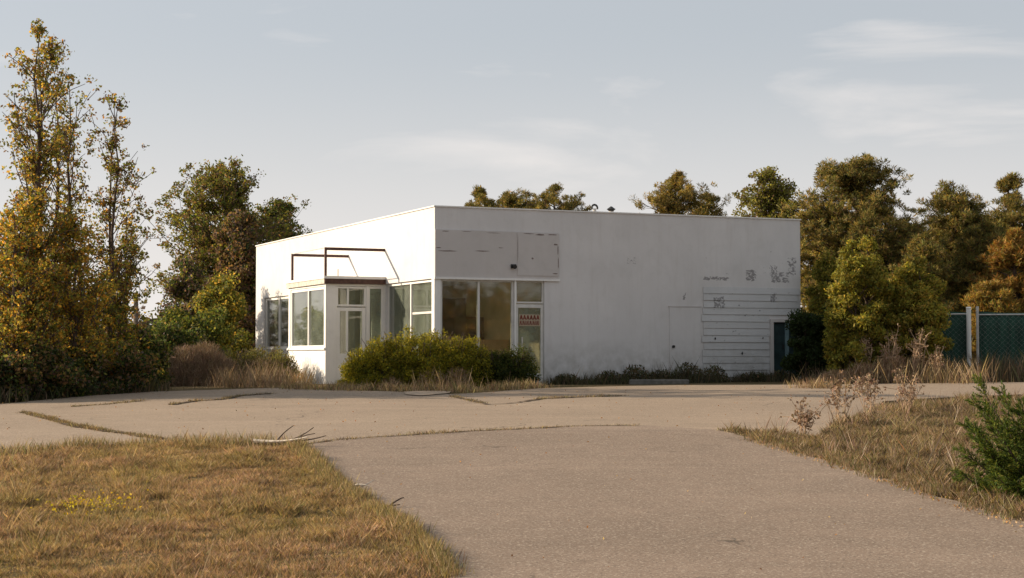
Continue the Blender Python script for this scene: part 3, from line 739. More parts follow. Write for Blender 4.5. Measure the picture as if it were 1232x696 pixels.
wstrip('edge_weeds', 'dry litter and grass along the right driveway edge', G((880, 521), (930, 536), (985, 551), (1080, 581), (1232, 628)), 420, (.12, .12), .08, 425, [RB, GG, PKB], wid=.008, th=.25, sc=2)
def brush(name, label, spots, n, seed, palette, size=.2, wide=.007):
    rs = np.random.RandomState(seed); P = []; D = []
    for (x, y, r_, rz) in spots:
        m = int(n*r_*rz); u = rs.normal(size=(m, 3)); u /= np.linalg.norm(u, axis=1)[:, None]; u *= rs.uniform(0, 1, (m, 1))**.42; u[:, 2] = abs(u[:, 2])
        q = np.column_stack([x+u[:, 0]*r_, y+u[:, 1]*r_, u[:, 2]*rz]); q[:, 2] += ht(q[:, 0], q[:, 1])
        P.append(q); d = u*np.array([.8, .8, .3])+np.array([0, 0, .7]); D.append(d)
    P = np.concatenate(P); D = np.concatenate(D)
    V_ = leaf_quads(rs, P, size, aspect=wide/size, dirs=D)
    return tag(np_mesh(name, V_, 4, pal(rs, len(P), palette, None, .25), M['dry']), label, 'weeds', kind='stuff')
DB = [(.30, .21, .15), (.24, .165, .115), (.38, .28, .2), (.19, .14, .09)]
brush('dry_brush', 'hazy grey brown mass of tall dry weeds left of the grey green shrub', [(LX(200, 48.6), 48.6, .75, .8), (LX(222, 48.8), 48.8, .8, 1.15), (LX(247, 49), 49, .75, 1.25), (LX(268, 49.2), 49.2, .6, .8), (LX(188, 48.2), 48.2, .5, .5)], 13000, 427, DB, .24, .009)
brush('dry_brush', 'bare brown twigs woven through the front of the grey green shrub', [(LX(288, 49.3), 49.3, .9, .75), (LX(320, 49.3), 49.3, .9, .8), (LX(340, 48.7), 48.7, .5, .5)], 2200, 428, DB, .18, .008)
brush('dry_brush', 'tangle of reddish dry stems under the conifer shrubs', [(LX(1005, 45.9), 45.9, .5, .35), (LX(1040, 46), 46, .6, .55), (LX(1075, 46), 46, .7, .75), (LX(1110, 46.2), 46.2, .7, .75), (LX(1140, 46.8), 46.8, .6, .55)], 9000, 429, [(.34, .21, .12), (.26, .16, .1), (.44, .31, .2)], .2, .009)
brush('wall_weeds', 'low patchy leafy weeds against the shaded wall', [(bl(q, -.45).x, bl(q, -.45).y, .45, hq) for q, hq in ((3.7, .3), (5.0, .4), (5.8, .55), (6.6, .4), (7.5, .6), (8.3, .5), (9.6, .3), (10.6, .35))], 5500, 433, DW, .07, .03)
brush('dry_brush', 'thin dry stems at the foot of the big yew bush', [(LX(520, 43.7), 43.7, .45, .45), (LX(550, 43.7), 43.7, .4, .5), (LX(470, 43.6), 43.6, .3, .25)], 6000, 430, [(.36, .26, .17), (.28, .18, .12)], .16, .007)
wstrip('tall_dry_weeds', 'bleached stalks in front of the grey green shrub', G((262, 467), (345, 466)), 220, (.3, .35), .4, 429, [(.3, .22, .15), (.22, .16, .1)], wid=.007, lean=.3, mat='dry')

def stalk_plant(name, label, base, h, n, seed, spread=.25, palette=((.42, .3, .2), (.3, .2, .13)), rad=.008, group=None, cat='weed plant'):
    rs = np.random.RandomState(seed); root = empty(name, base); tag(root, label, cat, group)
    mb = MB(); P = []
    for i in range(n):
        a = rs.uniform(0, 6.28); s = rs.uniform(.2, 1)*spread*h; hh = h*rs.uniform(.6, 1)
        top = np.array([s*math.cos(a), s*math.sin(a), hh]); b = np.array([rs.normal(0, .04), rs.normal(0, .04), 0.])
        limb(mb, b, top, rad, rs, .02, 4, 4)
        for k in range(6):
            t = rs.uniform(.4, 1); p = b*(1-t)+top*t; q = p+rs.normal(0, .11, 3)+np.array([0, 0, .13]); limb(mb, p, q, rad*.45, rs, .02, 2, 3)
            P.append(q+rs.normal(0, .025, (5, 3)))
        P.append(top+rs.normal(0, .04, (10, 3)))
    mb.build('stems', M['stalk'], root)
    P = np.concatenate(P); np_mesh('dry_leaves', leaf_quads(rs, P, .05), 4, pal(rs, len(P), palette), M['dry'], root)
M['stalk'] = mat_plain('straw_stalk', (.40, .28, .18), .9, .25, 15)
for i, (px, py, tp, lab) in enumerate([(1042, 461, 405, 'straw coloured dead stalks at the left of the tall group before the shrubs'),
        (1072, 461, 398, 'tallest dead stalks before the shrubs'),
        (1103, 461, 402, 'branching dead stalks midway before the wide yellow brown shrub'),
        (1128, 461, 420, 'shorter dead stalks left of the white fence post')]):
    b = gnd(px, py); stalk_plant('dead_stalks', lab, b, (py-tp)/F*b.y, 10, 500+i, .2, group='dead stalks before the conifer shrubs', rad=.016)
for i, (px, py, tp, lab) in enumerate([(1012, 515, 462, 'thin twiggy weed leaning over the lot at the island tip'),
        (1045, 505, 455, 'loose twiggy weed on the upper edge of the island'),
        (1090, 500, 458, 'tall loose weed on the island near its dark kerb edge'), (968, 525, 495, 'small twiggy weed on the tip of the island')]):
    b = gnd(px, py); stalk_plant('twiggy_weed', lab, b, (py-tp)/F*b.y, 8, 520+i, .45, ((.3, .2, .14), (.22, .15, .1)), rad=.004, group='twiggy weeds on the right island')

# yellow flowers and fallen leaves
b = gnd(105, 614); rs2 = np.random.RandomState(9)
P = np.column_stack([rs2.normal(b.x, .28, 260), rs2.normal(b.y, .35, 260)]); P3 = np.column_stack([P, ht(P[:, 0], P[:, 1])+rs2.uniform(.05, .12, 260)])
tag(np_mesh('yellow_flowers', leaf_quads(rs2, P3, .03, aspect=.9), 4, pal(rs2, 260, [(.5, .38, .03)]), M['grass']), 'patch of small yellow flowers in the dry lawn', 'flowers', kind='stuff')
def litter(name, label, poly, n, size, seed, palette):
    rs = np.random.RandomState(seed); xs = [p[0] for p in poly]; ys = [p[1] for p in poly]
    P = np.column_stack([rs.uniform(min(xs), max(xs), n), rs.uniform(min(ys), max(ys), n)]); P = P[inpoly(P, poly)]
    P3 = np.column_stack([P, ht(P[:, 0], P[:, 1])+.03])
    tag(np_mesh(name, leaf_quads(rs, P3, size), 4, pal(rs, len(P3), palette), M['leaf']), label, 'fallen leaves', kind='stuff')
litter('fallen_leaves', 'scattered dead leaves on the driveway', [p for p in drive_poly], 330, .028, 31, [(.3, .17, .08), (.2, .1, .05), (.45, .33, .2)])
litter('fallen_leaves', 'scattered dead leaves on the parking lot', lot_poly, 2600, .032, 32, [(.3, .17, .08), (.2, .1, .05)])
edge = G((880, 521), (930, 534), (985, 550), (1080, 580), (1232, 626), (1232, 642), (1080, 590), (985, 560), (920, 540))
litter('fallen_leaves', 'leaf litter along the right driveway edge', edge, 2500, .035, 33, [(.5, .36, .24), (.3, .17, .09), (.4, .28, .16)])

# dead branch on the lawn corner
b = gnd(332, 539); root = empty('dead_branch', b); tag(root, 'bleached dead branch lying where lawn, lot and driveway meet', 'branch')
mb = MB(); rs3 = np.random.RandomState(4)
limb(mb, (-.35, .1, .1), (.5, -.25, .17), .03, rs3, .02, 6, 6); mb.build('limb', M['wood_dead'], root)
mb = MB()
for q in [((.1, 0, .08), (.55, .15, .3)), ((.2, 0, .08), (.6, -.1, .22)), ((.0, 0, .08), (.25, .1, .33)), ((.3, 0, .1), (.75, .05, .18))]: limb(mb, q[0], q[1], .009, rs3, .05, 4, 4)
mb.build('twigs', M['bark'], root)
for i, (px, py, lab) in enumerate([(430, 590, 'short broken stick on the driveway edge by the lawn'), (465, 612, 'forked dark stick further down the driveway edge')]):
    b = gnd(px, py); root = MB(); limb(root, (-.12, .05, .03), (.16, -.04, .05), .012, rs3, .05, 5, 5); limb(root, (.05, 0, .045), (.2, .08, .12), .007, rs3, .05, 3, 4)
    o = root.build('stick', M['wood_dead'] if i == 0 else M['bark']); o.location = b; tag(o, lab, 'stick')

# wheel stop by the wall
a = gnd(757, 463); c = gnd(829, 462.5)
mb = MB(); L = (c-a).length
prof_ = [(-.09, 0), (-.075, .11), (-.04, .145), (.04, .145), (.075, .11), (.09, 0)]
for i, xx in enumerate((0, .04, L-.04, L)):
    s = .85 if i in (0, 3) else 1
    for (yy, zz) in prof_: mb.v.append((xx, yy*s, zz*s))
for i in range(3):
    for k in range(5): mb.f.append((i*6+k, i*6+k+1, (i+1)*6+k+1, (i+1)*6+k))
mb.f += [(5, 4, 3, 2, 1, 0), (18, 19, 20, 21, 22, 23)]
o = mb.build('wheel_stop', M['concrete_dark']); o.location = a+Vector((0, 0, .0)); o.rotation_euler = (0, 0, math.atan2(c.y-a.y, c.x-a.x)); tag(o, 'grey concrete wheel stop lying at the foot of the shaded wall', 'wheel stop')
# low dark kerb at the back of the island
kp = G((1062, 489), (1120, 485), (1182, 482), (1240, 480)); mb = MB()
mb.tube([(p.x, p.y, H(p.x, p.y)+.03) for p in kp], .07, 4); o = mb.build('kerb', M['crackfill']); tag(o, 'low dark kerb along the back of the right island', kind='structure')

# ------------------------------------------------------------------ juniper in the right foreground
def juniper():
    rs = np.random.RandomState(77); b = gnd(1278, 600); root = empty('juniper_bush', b)
    tag(root, 'dark green juniper with feathery arching branches at the right edge', 'bush')
    mb = MB(); V_ = []; CL = []
    tips = []
    for i in range(95):
        a = rs.uniform(0, 2*math.pi); el = rs.uniform(.12, 1.25); L = rs.uniform(.8, 1.45)
        tips.append(np.array([math.cos(a)*math.cos(el), math.sin(a)*math.cos(el), math.sin(el)])*L*np.array([1.05, 1.05, 1.0]))
    t0 = at(1176, 457, b.y-.2); tips.append(np.array(t0-b)); t0 = at(1168, 478, b.y-.5); tips.append(np.array(t0-b))
    for pxy in [(1190, 500), (1178, 520), (1192, 548), (1205, 470), (1185, 488), (1200, 575), (1215, 590)]: t0 = at(pxy[0], pxy[1], b.y-rs.uniform(0, .7)); tips.append(np.array(t0-b))
    for tip in tips:
        L = np.linalg.norm(tip); base = np.array([rs.normal(0, .08), rs.normal(0, .08), .02]); n = 12; pts = []
        for k in range(n+1):
            t = k/n; p = base*(1-t)+tip*t; p = p+np.array([0, 0, -.12*L*math.sin(math.pi*t)]); pts.append(p)
        mb.tube(pts, [.016*(1-.8*k/n)+.002 for k in range(n+1)], 5)
        main = (tip-base)/L
        for k in range(46):
            t = rs.uniform(.22, 1)**.8; i0 = min(int(t*n), n-1); p = pts[i0]*(1-(t*n-i0))+pts[i0+1]*(t*n-i0)
            sd_ = rs.normal(size=3); sd_ -= sd_.dot(main)*main; sd_ /= np.linalg.norm(sd_)
            d = main*.85+sd_*.6+np.array([0, 0, .1]); d /= np.linalg.norm(d); l = .24*(1.15-t*.65)
            m = 26; tt = rs.uniform(0, 1, m)[:, None]; q = p+d*l*tt
            dd = d+rs.normal(0, .42, (m, 3)); V_.append((q, dd)); CL.append(pal(rs, m, [(.06, .095, .022), (.10, .14, .03), (.18, .19, .04)], [.4, .4, .2])*(rs.uniform(.75, 1.25)))
    mb.build('branches', M['bark'], root)
    P = np.concatenate([q for q, d in V_]); D = np.concatenate([d for q, d in V_]); CL = np.concatenate(CL)
    D /= np.linalg.norm(D, axis=1)[:, None]
    bb = rs.normal(size=P.shape); bb -= (bb*D).sum(1)[:, None]*D; bb /= np.linalg.norm(bb, axis=1)[:, None]
    s = .05*rs.uniform(.6, 1.3, (len(P), 1)); q = np.empty((len(P), 4, 3)); q[:, 0] = P; q[:, 1] = P+D*s*.5+bb*.006; q[:, 2] = P+D*s; q[:, 3] = P+D*s*.5-bb*.006
    np_mesh('foliage', q.reshape(-1, 3), 4, CL, M['needle'], root)
juniper()

# ------------------------------------------------------------------ distant woods, pole
rs = np.random.RandomState(21); P = []; CL = []
for i in range(900):
    x = rs.uniform(-95, 95); y = rs.uniform(150, 175); hh = 4.2+2.2*math.sin(x*.21)+1.3*math.sin(x*.67+1)+rs.uniform(0, 1)
    c = np.array([x, y, 1.9+rs.uniform(.2, 1)*hh]); m = 60
    P.append(c+rs.normal(0, .9, (m, 3))); CL.append(pal(rs, m, [(.09, .075, .05), (.06, .065, .035), (.11, .08, .06)])*rs.uniform(.7, 1.2))
P = np.concatenate(P); P[:, 2] = np.maximum(P[:, 2], 1.6)
tag(np_mesh('distant_woods', leaf_quads(rs, P, .75), 4, np.concatenate(CL), M['leaf']), 'far grey brown tree line on the horizon', 'woods', kind='stuff')
rs = np.random.RandomState(23); P = []; CL = []  # unseen woods added behind the viewer for window reflections and less sky fill
for i in range(1100):
    x = rs.uniform(-70, 130); y = rs.uniform(-52, -30); hh = 8+2.0*math.sin(x*.19)+1.6*math.sin(x*.5+1)+rs.uniform(0, 1)
    c = np.array([x, y, rs.uniform(.2, 1)*hh]); m = 55
    P.append(c+rs.normal(0, .9, (m, 3))); CL.append(pal(rs, m, [BRN, OLV, GRN, ORG])*rs.uniform(.7, 1.2))
tag(np_mesh('unseen_woods', leaf_quads(rs, np.concatenate(P), .8), 4, np.concatenate(CL), M['leaf']), 'unseen autumn woods added behind the viewer to be mirrored in the shop windows', 'woods', kind='stuff')
b = gx(163, 85); root = empty('utility_pole', b); tag(root, 'thin wooden utility pole far off in the sky gap', 'utility pole')
hp = zt(352, 85)-b.z
MB().tube([(0, 0, -.2), (0, 0, hp)], [.16, .11], 8).build('pole', M['bark_pale'], root)
MB().tube([(0, 0, hp), (0, 0, hp+.25)], [.03, .02], 6).build('insulator', M['galv'], root)

# ------------------------------------------------------------------ building
B = empty('shop_building', (Cx, Cy, BZ), TH)
tag(B, 'vacant single storey white shop building with a glazed entrance vestibule', 'building')
LX_, LY_, HT_ = 11.52, 18.1, 4.78
def wallmesh(name, axis, L, Hh, t, ops, off, mat, parent, start=0.0, z0=-.35, flip=1, side0=0.0):
    us = sorted(set([start, L]+[o[0] for o in ops]+[o[1] for o in ops])); zs = sorted(set([z0, Hh]+[o[2] for o in ops]+[o[3] for o in ops]))
    def solid(i, j):
        if i < 0 or j < 0 or i >= len(us)-1 or j >= len(zs)-1: return False
        u = (us[i]+us[i+1])/2; z = (zs[j]+zs[j+1])/2
        return not any(o[0] < u < o[1] and o[2] < z < o[3] for o in ops)
    mb = MB()
    def P(u, d, z): return (u, off+d*flip, z) if axis == 'x' else (off+d*flip, u, z)
    def quad(*p):
        n = len(mb.v); mb.v += list(p); mb.f.append((n, n+1, n+2, n+3))
    for i in range(len(us)-1):
        for j in range(len(zs)-1):
            if not solid(i, j): continue
            a, b_, c, d = us[i], us[i+1], zs[j], zs[j+1]
            quad(P(a, 0, c), P(b_, 0, c), P(b_, 0, d), P(a, 0, d)); quad(P(a, t, c), P(a, t, d), P(b_, t, d), P(b_, t, c))
            if not solid(i-1, j): quad(P(a, 0, c), P(a, 0, d), P(a, t, d), P(a, t, c))
            if not solid(i+1, j): quad(P(b_, 0, c), P(b_, t, c), P(b_, t, d), P(b_, 0, d))
            if not solid(i, j-1): quad(P(a, 0, c), P(a, t, c), P(b_, t, c), P(b_, 0, c))
            if not solid(i, j+1): quad(P(a, 0, d), P(b_, 0, d), P(b_, t, d), P(a, t, d))
    o = mb.build(name, mat, parent)
    bm = bmesh.new(); bm.from_mesh(o.data); bmesh.ops.remove_doubles(bm, verts=bm.verts, dist=.0005); bmesh.ops.recalc_face_normals(bm, faces=bm.faces); bm.to_mesh(o.data); bm.free()
    return o
T = .2
rops = [(.17, 2.33, .55, 2.86), (2.38, 3.23, .02, 2.86), (10.57, 11.42, .02, 1.77)]
wallmesh('wall', 'x', LX_, HT_, T, rops, 0, M['wall'], B)
lops = [(.2, 3.96, .55, 2.86), (4.4, 7.3, .02, 2.8), (9.0, 12.2, 1.02, 2.86), (13.75, 16.96, 1.02, 2.86)]
wallmesh('wall', 'y', LY_, HT_, T, lops, 0, M['wall'], B, start=T+.001)
wallmesh('wall', 'y', LY_, HT_, T, [], LX_, M['wall'], B, start=T+.001, flip=-1)
wallmesh('wall', 'x', LX_-T-.001, HT_, T, [], LY_, M['wall'], B, start=T+.001, flip=-1)
# parapet coping, flat roof, roof vents
mb = MB(); q = .03
mb.box((-q, -q, HT_), (LX_+q, .24, HT_+.035)); mb.box((-q, .24, HT_), (.24, LY_-.24, HT_+.035)); mb.box((LX_-.24, .24, HT_), (LX_+q, LY_-.24, HT_+.035)); mb.box((-q, LY_-.24, HT_), (LX_+q, LY_+q, HT_+.035))
mb.build('coping', M['coping'] if 'coping' in M else M['trim'], B)
MB().box((T+.002, T+.002, 4.25), (LX_-T-.002, LY_-T-.002, 4.4)).build('roof', M['roof'], B)
for (x, y, r, hgt) in ((5.22, .9, .08, .66), (5.85, 1.1, .12, .62)):
    o = MB().tube([(x, y, 4.4), (x, y, 4.4+hgt-.08)], r*.6, 10).build('roof_vent', M['galv'], B)
    if r < .11:
        pts = [(x+.09*math.cos(t)-.0, y, 4.4+hgt-.06+.09*math.sin(t)) for t in np.linspace(math.pi*1.1, -.4, 9)]
        MB().tube(pts, .03, 8).build('vent_hood', M['dark'], o)
    else:
        MB().tube([(x, y, 4.4+hgt-.1), (x, y, 4.4+hgt-.02), (x, y, 4.4+hgt+.06)], [.04, .13, .02], 12).build('vent_hood', M['dark'], o)
MB().tube([(6.6, .8, 4.4), (6.6, .8, 4.9)], .04, 8).build('roof_pipe', M['galv'], B)
# interior
MB().box((T+.003, T+.003, -.1), (LX_-T-.003, LY_-T-.003, .06)).build('floor', M['floor'], B)
MB().box((T+.003, T+.003, 3.0), (LX_-T-.003, LY_-T-.003, 3.08)).build('ceiling', M['ceiling'], B)
MB().box((3.34, .35, .07), (3.46, 9.0, 2.995)).build('partition', M['tan'], B)
MB().box((.21, 9.01, .07), (3.46, 9.12, 2.995)).build('partition', M['tan'], B)
MB().box((2.2, 2.6, .07), (3.3, 3.2, 1.25)).build('counter', M['cover'], B)
MB().box((2.75, 4.5, .07), (3.3, 5.5, 1.95)).build('cabinet', M['brown'], B)
MB().box((1.7, 5.9, .9), (3.3, 6.0, 2.55)).build('hanging_board', M['brown'], B)
MB().box((1.5, 2.9, .07), (2.0, 4.4, 1.35)).build('covered_furniture', M['cover'], B)

# windows: name, plane axis, u range, z range, offset, mullions, sill
def window(ax, u0, u1, z0, z1, off, mull=(), rails=(), mat='trim', glass='glass', fw=.05, dep=.08, name='window', wide=None):
    """frame bars around [u0,u1]x[z0,z1]; axis x: plane at y=off ; axis y: plane at x=off"""
    mb = MB()
    def bx(a, b, c, d, e=0):
        lo, hi = off-e, off+dep+e*.5
        if ax == 'x': mb.box((a, lo, c), (b, hi, d))
        else: mb.box((lo, a, c), (hi, b, d))
    bx(u0, u0+fw, z0, z1); bx(u1-fw, u1, z0, z1); bx(u0+fw, u1-fw, z0, z0+fw); bx(u0+fw, u1-fw, z1-fw, z1)
    for m_ in mull: bx(m_-fw/2, m_+fw/2, z0+fw, z1-fw, .004)
    cuts = [u0+fw]+[c for m_ in mull for c in (m_-fw/2, m_+fw/2)]+[u1-fw]
    for (a, b, z) in rails: bx(a, b, z-fw/2, z+fw/2, -.003)
    fo = mb.build(name, M[mat], B, bevel=.004)
    for i in range(0, len(cuts), 2):
        a, b = cuts[i], cuts[i+1]; gl = MB(); o2 = off+dep*.5
        if ax == 'x': gl.box((a+.001, o2, z0+fw+.001), (b-.001, o2+.006, z1-fw-.001))
        else: gl.box((o2, a+.001, z0+fw+.001), (o2+.006, b-.001, z1-fw-.001))
        gl.build('pane', M[glass], fo)
    return fo
window('x', .18, 2.33, .56, 2.85, .05, mull=(1.3,), fw=.06, mat='mullion', glass='glass_clear')
window('x', 2.38, 3.23, 2.22, 2.85, .05, fw=.05, mat='mullion')
window('y', .21, 3.95, .56, 2.85, .06, mull=(2.0,), fw=.07, mat='trim', glass='glass')
window('y', 9.01, 12.19, 1.03, 2.85, .06, mull=(10.6,), fw=.07)
window('y', 13.76, 16.95, 1.03, 2.85, .06, mull=(15.25,), fw=.09)
# rail across the second left facade pane
MB().box((2.332, -.014, .1), (2.379, .03, 2.86)).build('door_post', M['trim'], B)
MB().box((-.014, 3.94, .1), (-.003, 4.0, 2.86)).build('door_post', M['trim'], B)
MB().box((.075, .3, 1.93), (.11, 1.9, 1.99)).build('glazing_bar', M['mullion'], B)
# corner post
MB().box((-.012, -.012, -.3), (.168, .19, 2.86)).build('corner_post', M['trim'], B)
# shop door on the shaded wall
d = MB()
d.box((2.385, .06, .03), (2.47, .11, 2.2)); d.box((3.145, .06, .03), (3.225, .11, 2.2)); d.box((2.47, .06, .03), (3.145, .11, .3)); d.box((2.47, .06, 2.1), (3.145, .11, 2.2))
dr_ = d.build('door', M['mullion'], B, bevel=.004)
MB().box((2.471, .08, .301), (3.144, .088, 2.099)).build('pane', M['glass_dirty'], dr_)
MB().box((2.56, .03, 1.02), (2.6, .05, 1.3)).build('handle', M['galv'], dr_)
MB().box((2.4, .4, 1.2), (3.25, .43, 2.1)).build('door_blind', M['tan'], dr_)
po = MB().box((2.50, .070, 1.60), (3.14, .076, 1.92)).build('notice', M['paper'], dr_); po['label'] = 'faded notice with two rows of red lettering'
lt = MB(); rsx = random.Random(3)
for k in range(6):
    x0 = 2.53+k*.1
    for (a, b_) in (((x0, 1.78), (x0+.035, 1.9)), ((x0+.035, 1.9), (x0+.07, 1.78)), ((x0+.015, 1.82), (x0+.055, 1.82))):
        lt.tube([(a[0], .066, a[1]), (b_[0], .066, b_[1])], .013, 4)
for k in range(6):
    x0 = 2.52+k*.1
    lt.tube([(x0, .066, 1.63), (x0+.02, .066, 1.75)], .009, 4); lt.tube([(x0+.02, .066, 1.75), (x0+.045, .066, 1.63)], .009, 4)
    lt.tube([(x0+.07, .066, 1.63), (x0+.07, .066, 1.75)], .008, 4)
lt.build('lettering', M['red'], po)
# fascia sign panel and patch
pn = MB().box((0.0, -.035, 2.90), (3.64, -.002, 4.17)).build('sign_panel', M['panel'], B)
pn['label'] = 'weathered grey painted sign panel over the corner windows'
MB().box((2.40, -.05, 2.98), (3.66, -.037, 4.15)).build('patch_panel', M['panel'], pn)
MB().box((-.02, -.055, 2.84), (3.68, -.003, 2.898)).build('ledge', M['trim'], pn)
rsx = random.Random(12)
def scuff(mb, x, z, w, h, y=-.0535):
    n = 9; c = len(mb.v); pts = []
    for k in range(n):
        t = 2*math.pi*k/n; pts.append((x+w*math.cos(t)*rsx.uniform(.5, 1.1), y, z+h*math.sin(t)*rsx.uniform(.5, 1.1)))
    mb.v += pts; mb.f.append(tuple(range(c, c+n)))
M['scuff'] = mat_plain('bare_weathered_wood', (.2, .16, .145), .95, .3, 20)
for (x, z, w, h) in ((2.75, 4.13, .2, .012), (3.1, 4.11, .17, .03), (3.45, 4.12, .16, .018), (3.62, 3.7, .02, .15), (3.63, 3.35, .015, .2), (3.55, 3.05, .1, .02), (3.55, 3.85, .08, .03), (2.415, 3.7, .008, .35), (2.85, 3.45, .04, .03)):
    st = MB(); scuff(st, x, z, w, h); st.build('peeled_paint', M['scuff'], pn)
for (x, z, w, h) in ((.3, 4.13, .2, .02), (.9, 4.14, .25, .012), (1.7, 4.12, .3, .012), (.4, 3.6, .4, .03), (1.35, 3.62, .3, .03), (1.9, 3.72, .12, .02), (.1, 3.68, .12, .02)):
    st = MB(); scuff(st, x, z, w*.8, h*.7, -.037); st.build('peeled_paint', M['scuff'], pn)
lp = MB().box((2.2, -.07, 3.17), (2.36, -.051, 3.28)).build('wall_lamp', M['dark'], B)
MB().tube([(2.28, -.07, 3.225), (2.28, -.16, 3.205)], [.045, .06], 10).build('lamp_shade', M['dark'], lp)
# side door, flush
sdo = MB().box((7.13, -.022, .05), (8.13, -.003, 2.17)).build('side_door', M['wall'], B)
MB().box((7.10, -.03, 2.175), (8.16, -.004, 2.205)).build('door_head', M['panel'], sdo)
MB().tube([(7.24, -.023, 1.05), (7.24, -.07, 1.05)], .04, 10).build('knob', M['dark'], sdo)
# clapboards
cb = MB()
for k in range(13):
    z1 = 2.78-k*.2; z0 = z1-.2
    xr = 11.46 if z0 > 1.9 else 10.45
    if z0 < 1.9 and z1 > 1.7: xr = 10.45
    n = len(cb.v); rsx.seed(k); xr += rsx.uniform(-.05, .03)
    for x in (8.17+rsx.uniform(0, .08), xr):
        e = rsx.uniform(-.007, .007); cb.v += [(x, -.004, z0+e), (x, -.028+rsx.uniform(-.008, .006), z0+e), (x, -.014, z1-.012+e), (x, -.004, z1-.012+e)]
    cb.f += [(n, n+1, n+2, n+3), (n+4, n+7, n+6, n+5), (n, n+4, n+5, n+1), (n+1, n+5, n+6, n+2), (n+2, n+6, n+7, n+3)]
cbo = cb.build('clapboard_siding', M['board'], B)
for (x, z, r) in ((8.6, 1.28, .04), (9.5, .86, .045), (9.6, 1.95, .02), (10.1, 2.1, .025), (10.2, 1.3, .03), (9.4, 2.25, .02)):
    h_ = MB(); scuff(h_, x, z, r, r*1.1, -.0445); h_.build('hole', M['dark'], cbo)
# teal door
td = MB().box((10.60, .08, .03), (11.02, .12, 1.74)).build('teal_door', M['teal'], B)
td['label'] = 'dark teal door at the shaded end of the wall'
MB().box((10.94, .05, 1.0), (10.97, .079, 1.12)).build('handle', M['dark'], td)
MB().box((11.02, .04, .03), (11.14, .12, 1.74)).build('door_jamb', M['tealpale'], B)
MB().box((11.14, .06, .03), (11.41, .12, 1.74)).build('door_side_panel', M['teal'], B)
jf = MB(); jf.box((10.46, -.05, 0), (10.565, -.003, 1.77)); jf.box((10.46, -.05, 1.772), (11.46, -.003, 1.86)); jf.build('door_frame', M['panel'], B)
# ---- vestibule
VX, V0, V1 = -1.78, 4.0, 7.74
wallmesh('vestibule_wall', 'y', V1, 2.84, .12, [(V0+.14, V1-.2, 1.0, 2.78)], VX, M['trim'], B, start=V0)
wallmesh('vestibule_wall', 'x', 0-.002, 2.84, .12, [(VX+.32, VX+1.22, .03, 2.78), (VX+1.28, -.04, .55, 2.78)], V0, M['trimshade'] if 'trimshade' in M else M['trim'], B, start=VX+.121)
wallmesh('vestibule_wall', 'x', 0-.002, 2.84, .12, [(VX+.3, -.2, 1.0, 2.78)], V1, M['trim'], B, start=VX+.121, flip=-1)
MB().box((VX-.05, V0-.02, .96), (VX-.004, V1+.02, 1.02)).build('window_sill', M['trim'], B)
window('y', V0+.145, V1-.205, 1.01, 2.77, VX+.02, mull=(V0+1.75,), fw=.08)
window('x', VX+.305, -.205, 1.01, 2.77, V1-.10, mull=(), fw=.06)
window('x', VX+1.285, -.045, .56, 2.77, V0+.02, fw=.05, glass='glass_dirty')
window('x', VX+.325, VX+1.215, 2.2, 2.77, V0+.02, mull=(VX+.67,), fw=.055, glass='glass')
vd = MB(); a0, a1 = VX+.33, VX+1.21
vd.box((a0, V0+.03, .04), (a0+.11, V0+.08, 2.17)); vd.box((a1-.11, V0+.03, .04), (a1, V0+.08, 2.17)); vd.box((a0+.11, V0+.03, .04), (a1-.11, V0+.08, .85)); vd.box((a0+.11, V0+.03, 2.07), (a1-.11, V0+.08, 2.17))
vd.box((VX+.62, V0+.028, .85), (VX+.68, V0+.082, 2.07))
vdo = vd.build('entrance_door', M['trim'], B, bevel=.004)
MB().box((a0+.111, V0+.05, .851), (a1-.111, V0+.056, 2.069)).build('pane', M['glass'], vdo)
MB().tube([(a1-.15, V0-.03, 1.0), (a1-.15, V0-.03, 1.35)], .014, 8).build('handle', M['galv'], vdo)
MB().box((VX+.125, V0+.125, .0), (-.003, V1-.125, .05)).build('vestibule_floor', M['concrete_dark'], B)
# inner entrance, sunlit white stile and low panel
il = MB(); il.box((.02, 6.2, .06), (.1, 6.3, 2.78)); il.box((.02, 5.2, .06), (.1, 5.28, 2.78)); il.box((.02, 5.28, .06), (.08, 6.2, 1.0)); il.build('inner_door', M['trim'], B)
# vestibule roof with brown fascia
MB().box((VX-.08, V0-.10, 2.985), (-.003, V1+.1, 3.06)).build('vestibule_roof', M['trim'], B)
fs = MB(); fs.box((VX-.05, V0-.085, 2.842), (-.003, V0-.045, 2.983)); fs.build('fascia', M['rust'], B)
fs2 = MB(); fs2.box((VX-.06, V0-.044, 2.842), (VX-.02, V1+.06, 2.983)); fs2.build('fascia', mat_plain('weathered_pale_trim', (.55, .5, .43), .8, .25, 9), B)
MB().box((VX-.018, V0-.043, 2.843), (-.003, V1+.06, 2.98)).build('roof_core', M['trim'], B)
# old awning frame above the roof
for yy in (V0+.02, V0+3.36):
    af = MB(); af.box((VX-.03, yy-.03, 3.06), (VX+.03, yy+.03, 3.80)); af.box((VX-.03, yy-.03, 3.80), (-.002, yy+.03, 3.88))
    af.build('awning_frame', M['rust'], B)
MB().tube([(VX, V0+.05, 3.87), (VX, V0+3.33, 3.87)], .012, 6).build('awning_rail', M['galv'], B)
MB().tube([(-.9, V0+1.6, 3.05), (-.9, V0+1.6, 3.35)], .012, 6).build('roof_spike', M['dark'], B)

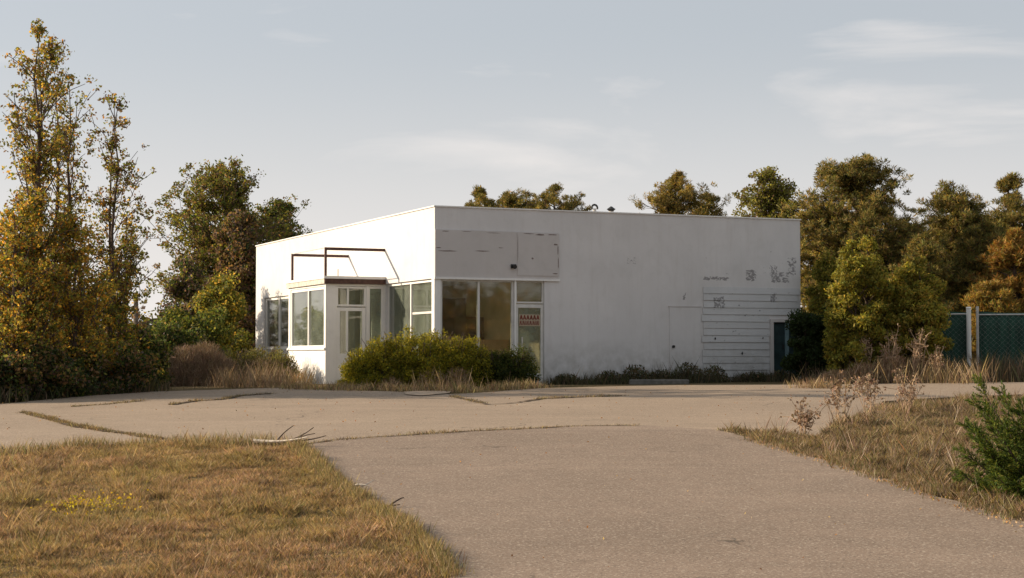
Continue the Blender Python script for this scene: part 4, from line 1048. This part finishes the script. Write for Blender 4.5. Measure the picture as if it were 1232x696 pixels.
# ------------------------------------------------------------------ fence
def fence():
    root = empty('screened_fence', gx(1166, 50.2)); b = root.location
    tag(root, 'chain link fence hung with dark green privacy mesh, right of the building', 'fence')
    Rr = bl(11.7, 1.2)
    lines = [((Rr.x-b.x, Rr.y-b.y), (0, 0)), ((.22, -.05), (9.0, -.9))]
    top = zt(374, 50.2)-b.z
    rs = np.random.RandomState(6)
    for li, (p, q) in enumerate(lines):
        p = Vector(p); q = Vector(q); L = (q-p).length; n = int(L/.12); mb = MB(); d = (q-p)/L; nr = Vector((-d.y, d.x))
        ph = rs.uniform(0, 6)
        for i in range(n+1):
            s = i/n; sag = .05*abs(math.sin(s*L*1.3))
            for j, hz_ in enumerate((.08, .5, 1.0, 1.5, top-.02-sag)):
                wv_ = .035*math.sin(s*L*5.1+ph+j*.4)+.02*math.sin(s*L*11.7+j); c = p+d*(s*L)+nr*(wv_+.05)
                mb.v.append((c.x, c.y, hz_))
        for i in range(n):
            for j in range(4): mb.f.append((i*5+j, (i+1)*5+j, (i+1)*5+j+1, i*5+j+1))
        o = mb.build('privacy_mesh', M['screen'], root, True); sm = o.modifiers.new('thick', 'SOLIDIFY'); sm.thickness = .004
        MB().tube([(p.x, p.y, top-.12), (q.x, q.y, top-.1)], .022, 8).build('rail', M['galv'], root)
        # chain link wires on the camera side
        w_ = MB(); k = int(L/.16)
        for i in range(-12, k):
            for sgn in (1, -1):
                s0 = i*.16 if sgn == 1 else i*.16+1.9; s1 = s0+1.9*sgn
                z0, z1 = .08, top-.1; lo, hi = min(s0, s1), max(s0, s1)
                if hi < 0 or lo > L: continue
                t0 = max(0, (0-s0)/(s1-s0) if sgn == 1 else (L-s0)/(s1-s0)); t1 = min(1, (L-s0)/(s1-s0) if sgn == 1 else (0-s0)/(s1-s0))
                if t1 <= t0: continue
                A = p+d*(s0+(s1-s0)*t0)-nr*.03; Bq = p+d*(s0+(s1-s0)*t1)-nr*.03
                w_.tube([(A.x, A.y, z0+(z1-z0)*t0), (Bq.x, Bq.y, z0+(z1-z0)*t1)], .0011, 3, False)
        w_.build('chain_link', M['galv'], root)
        for s in np.arange(2.6 if li else 1.5, L, 2.6):
            c = p+d*s; MB().tube([(c.x, c.y, -.2), (c.x, c.y, top)], .03, 8).build('post', M['galv'], root)
    po_ = MB().tube([(0, 0, -.3), (0, 0, top+.08)], .07, 12).build('post', M['white'], root); MB().tube([(0, 0, top+.08), (0, 0, top+.11)], [.09, .05], 12).build('post_cap', M['white'], po_)
    MB().tube([(.24, -.05, -.3), (.24, -.05, top+.12)], .04, 10).build('post', M['galv'], root)
fence()
